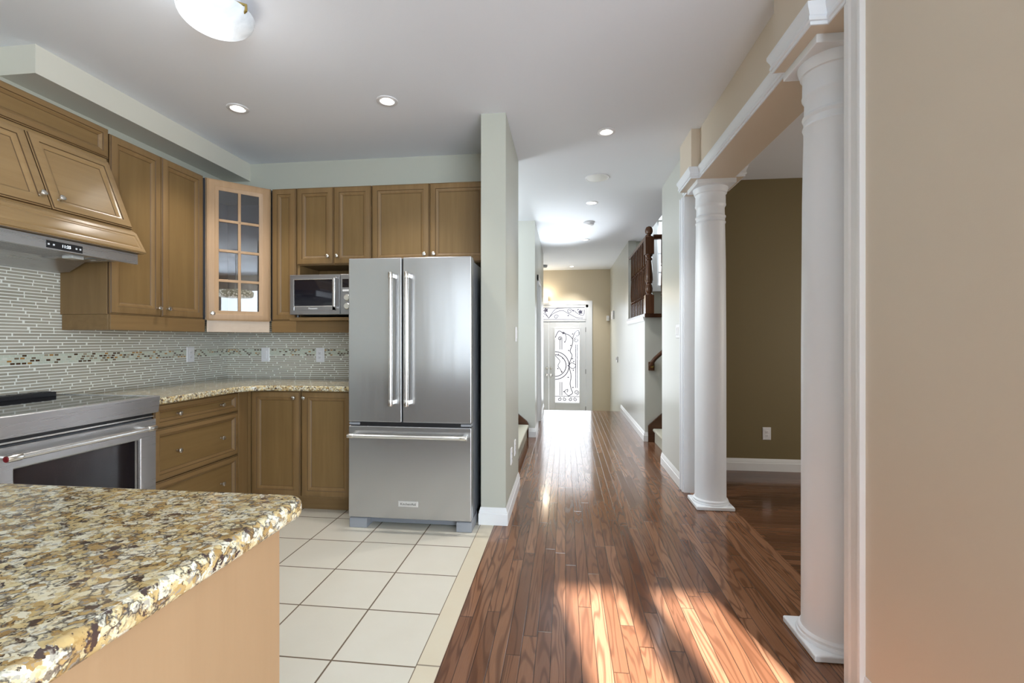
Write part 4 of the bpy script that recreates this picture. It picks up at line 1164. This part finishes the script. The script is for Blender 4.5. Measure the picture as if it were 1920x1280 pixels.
# ================================================================== CEILING FIXTURES
dome = thing('ceiling_light', (-1.535, 1.895, CH), 'round frosted dome ceiling light with brass clips over the kitchen', 'lamp')
dcx, dcy = -1.535, 1.895
obj('canopy', MB().lathe((dcx, dcy, CH), (0, 0, -1), [(0.10, 0), (0.10, 0.03), (0.095, 0.05)], 32), 'plate', dome)
dp_ = [(0.149, 0.060), (0.151, 0.063), (0.149, 0.067)]
for k in range(1, 11):
    a = math.pi / 2 * k / 10
    dp_.append((0.149 * math.cos(a), 0.067 + 0.075 * math.sin(a)))
obj('glass_shade', MB().lathe((dcx, dcy, CH), (0, 0, -1), dp_, 48), 'lampglass', dome, smooth=60)
for k, a in enumerate((-5, 115, 235)):
    x, y = dcx + 0.149 * math.cos(math.radians(a)), dcy + 0.149 * math.sin(math.radians(a))
    ux, uy = math.cos(math.radians(a)), math.sin(math.radians(a))
    obj('clip', MB().tube([(x - ux * 0.045, y - uy * 0.045, CH - 0.03), (x + ux * 0.004, y + uy * 0.004, CH - 0.05), (x + ux * 0.004, y + uy * 0.004, CH - 0.074), (x - ux * 0.010, y - uy * 0.010, CH - 0.082)], 0.006, 8), 'brass', dome)
add_light('dome_lamp', 'POINT', (dcx, dcy, CH - 0.45), 1.6, (1.0, 0.98, 0.95), shadow_soft_size=0.12)

pots = [(-2.119, 2.805, 'recessed spotlight in the kitchen ceiling near the left soffit', 'kitchen'),
        (-1.115, 2.824, 'recessed spotlight in the kitchen ceiling in front of the fridge', 'kitchen'),
        (0.300, 3.424, 'recessed spotlight in the hallway ceiling nearest the camera', 'hallway'),
        (0.300, 5.180, 'second recessed spotlight along the hallway ceiling, past the speaker', 'hallway'),
        (0.305, 7.068, 'third recessed spotlight along the hallway ceiling, past the smoke detector', 'hallway'),
        (0.142, 9.63, 'recessed spotlight in the foyer ceiling closest to the front door', 'hallway')]
for x, y, lab, grp in pots:
    c = thing('recessed_light', (x, y, CH), lab, 'lamp', 'recessed spotlights in the %s ceiling' % grp)
    obj('trim_ring', MB().lathe((x, y, CH), (0, 0, -1), [(0.066, -0.001), (0.066, 0.003), (0.060, 0.006), (0.046, 0.005), (0.040, -0.002), (0.038, -0.012)], 32), 'plate', c)
    obj('lamp', MB().lathe((x, y, CH), (0, 0, -1), [(0.030, -0.010), (0.034, 0.001), (0.030, 0.006), (0.015, 0.008)], 24), 'potglow', c)
    add_light('spot_lamp', 'SPOT', (x, y, CH - 0.03), 45 if y > 9 else (30 if x > 0 else 26), (1.0, 0.96, 0.90), (0, 0, -1), spot_size=math.radians(95), spot_blend=0.8, shadow_soft_size=0.03)
c = thing('ceiling_speaker', (0.301, 4.384, CH), 'flat round speaker grille in the hallway ceiling', 'speaker')
obj('rim', MB().lathe((0.301, 4.384, CH), (0, 0, -1), [(0.110, 0), (0.110, 0.004), (0.104, 0.006), (0.098, 0.004)], 40), 'plate', c)
obj('grille', MB().lathe((0.301, 4.384, CH), (0, 0, -1), [(0.099, 0), (0.099, 0.004), (0.05, 0.005)], 40), 'lens', c)
c = thing('smoke_detector', (0.307, 6.045, CH), 'round white smoke detector on the hallway ceiling', 'detector')
obj('base', MB().lathe((0.307, 6.045, CH), (0, 0, -1), [(0.075, 0), (0.075, 0.012)], 32), 'plate', c)
obj('cover', MB().lathe((0.307, 6.045, CH), (0, 0, -1), [(0.068, 0.012), (0.066, 0.030), (0.050, 0.040), (0.02, 0.042)], 32), 'plate', c)
o = obj('entry_detector', MB().lathe((-0.42, 9.4, CH), (0, 0, -1), [(0.07, 0), (0.07, 0.03), (0.055, 0.05), (0.02, 0.055)], 24), 'greyplastic', None, (-0.42, 9.4, CH))
tag(o, 'small grey fixture on the foyer ceiling at the left corner', 'detector')

pl = thing('pendant_lamp', (1.59, 0.28, CH), 'beaded drum pendant lamp seen mirrored in the glass cabinet door', 'lamp')
obj('canopy', MB().lathe((1.59, 0.28, CH), (0, 0, -1), [(0.06, 0), (0.06, 0.02), (0.02, 0.03)], 24), 'knob', pl)
obj('rod', MB().tube([(1.59, 0.28, CH - 0.02), (1.59, 0.28, 2.06)], 0.008, 8), 'knob', pl)
obj('drum_shade', MB().lathe((1.59, 0.28, 1.93), (0, 0, 1), [(0.10, 0), (0.235, 0.012), (0.262, 0.035), (0.262, 0.105), (0.235, 0.128), (0.03, 0.135)], 40), 'beads', pl)

# ================================================================== STAIRS
NB = [(0.052, 0), (0.052, 0.0)]
def newel(x, y, z, h, s=1.0):
    """square-block turned newel post with ball finial"""
    mb = MB()
    w = 0.050 * s
    t = h / 1.05
    mb.box(x - w, x + w, y - w, y + w, z, z + 0.22 * t)
    r = s
    pr = [(0.044 * r, 0.22), (0.040 * r, 0.235), (0.030 * r, 0.245), (0.040 * r, 0.262), (0.043 * r, 0.30), (0.036 * r, 0.345), (0.028 * r, 0.36), (0.040 * r, 0.372), (0.040 * r, 0.385), (0.046 * r, 0.40), (0.044 * r, 0.47), (0.032 * r, 0.60), (0.026 * r, 0.635), (0.040 * r, 0.65), (0.040 * r, 0.665), (0.028 * r, 0.68), (0.044 * r, 0.70), (0.044 * r, 0.71)]
    mb.lathe((x, y, z), (0, 0, 1), [(a, b * t) for a, b in pr], 20)
    mb.box(x - w, x + w, y - w, y + w, z + 0.71 * t, z + 0.91 * t)
    fr_ = [(0.050 * r, 0.91), (0.044 * r, 0.925), (0.026 * r, 0.935), (0.026 * r, 0.948), (0.040 * r, 0.958), (0.048 * r, 0.985), (0.046 * r, 1.01), (0.034 * r, 1.035), (0.012 * r, 1.048)]
    mb.lathe((x, y, z), (0, 0, 1), [(a, b * t) for a, b in fr_], 20)
    return mb
def baluster(x, y, z0, z1):
    h = z1 - z0
    mb = MB().box(x - 0.013, x + 0.013, y - 0.013, y + 0.013, z0, z0 + 0.22 * h)
    mb.lathe((x, y, z0), (0, 0, 1), [(a, b * h) for a, b in ((0.016, 0.22), (0.012, 0.235), (0.019, 0.25), (0.011, 0.265), (0.016, 0.30), (0.019, 0.36), (0.017, 0.48), (0.012, 0.60), (0.011, 0.63), (0.019, 0.645), (0.012, 0.66), (0.016, 0.68))], 10)
    mb.box(x - 0.013, x + 0.013, y - 0.013, y + 0.013, z0 + 0.68 * h, z1)
    return mb
bl = thing('balustrade', (1.0, 5.72, 1.545), 'dark turned wood balustrade on the landing above the right hand stairs', 'railing')
obj('newel_post', newel(1.005, 5.72, 1.545, 1.05), 'darkwood', bl)
zr = 2.47
for k in range(10):
    y = 5.86 + k * 0.140
    obj('baluster', baluster(1.0, y, 1.545, zr - 0.02), 'darkwood', bl)
rail = [(-0.028, 0), (0.028, 0), (0.03, 0.02), (0.03, 0.04), (0.018, 0.055), (-0.018, 0.055), (-0.03, 0.04), (-0.03, 0.02)]
obj('handrail', MB().prism([(1.0 + a, 5.77, zr - 0.02 + b) for a, b in rail], (0, 1.46, 0)), 'darkwood', bl)
obj('handrail', MB().prism([(1.055, 5.72 + a, zr - 0.035 + b) for a, b in rail], (1.0, 0, 0)), 'darkwoodx', bl)
for k in range(8):
    obj('baluster', baluster(1.16 + k * 0.115, 5.72, 1.545, zr - 0.03), 'darkwood', bl)

c = thing('staircase', (1.5, 5.25, 0), 'carpeted stairs with dark wood stringer climbing right off the hallway', 'stairs')
for k in range(6):
    x = 1.075 + k * 0.19
    z = 0.165 + k * 0.175
    obj('tread', MB().box(x - 0.025, min(x + 0.215, 2.38), 4.78, 5.735, z - 0.035, z), 'carpet', c, bev=0.014, seg=3)
    obj('riser', MB().box(x, x + 0.02, 4.78, 5.735, z - 0.165, z - 0.035), 'carpet', c)
sp = [(1.0, 0.0), (1.0, 0.19), (1.02, 0.215), (2.2, 0.215 + 1.18 * 0.92), (2.2, 0.0)]
obj('stringer', MB().prism([(x, 5.745, z) for x, z in sp], (0, 0.032, 0)), 'darkwoodx', c, bev=0.004)
c = thing('handrail', (1.2, 5.74, 1.0), 'dark wood wall handrail with brass bracket above the right hand stairs', 'handrail')
hp = [(1.035, 5.77, 0.93), (1.035, 5.72, 0.93), (1.04, 5.70, 0.965), (1.075, 5.70, 1.01), (1.5, 5.70, 1.01 + 0.425 * 0.92)]
obj('rail', MB().tube(hp, 0.024, 12), 'darkwoodx', c)
obj('wall_block', MB().box(1.005, 1.075, 5.755, 5.78, 0.86, 0.965), 'darkwood', c, bev=0.004)
obj('bracket', MB().lathe((1.045, 5.755, 0.915), (0, -1, 0), [(0.022, 0), (0.022, 0.006), (0.010, 0.012), (0.010, 0.05)], 14), 'brass', c)

c = thing('staircase', (-1.2, 5.2, 0), 'carpeted stairs with brown stringer leaving the hallway behind the wing wall', 'stairs')
for k in range(7):
    x = -0.475 - k * 0.21
    z = 0.165 + k * 0.175
    obj('tread', MB().box(x - 0.235, x + 0.025, 4.47, 5.825, z - 0.035, z), 'carpet', c, bev=0.014, seg=3)
    obj('riser', MB().box(x - 0.02, x, 4.47, 5.825, z - 0.165, z - 0.035), 'carpet', c)
sp = [(-0.455, 0.0), (-0.455, 0.17), (-0.475, 0.205), (-2.2, 0.205 + 1.725 * 0.83), (-2.2, 0.0)]
obj('stringer', MB().prism([(x, 5.835, z) for x, z in sp], (0, 0.033, 0)), 'darkwoodx', c, bev=0.004)
np_ = obj('newel_post', newel(-0.497, 4.40, 0.0, 1.27, 1.0), 'darkwood', None, (-0.497, 4.40, 0))
tag(np_, 'sliver of a turned newel post with ball top behind the wing wall', 'newel post')
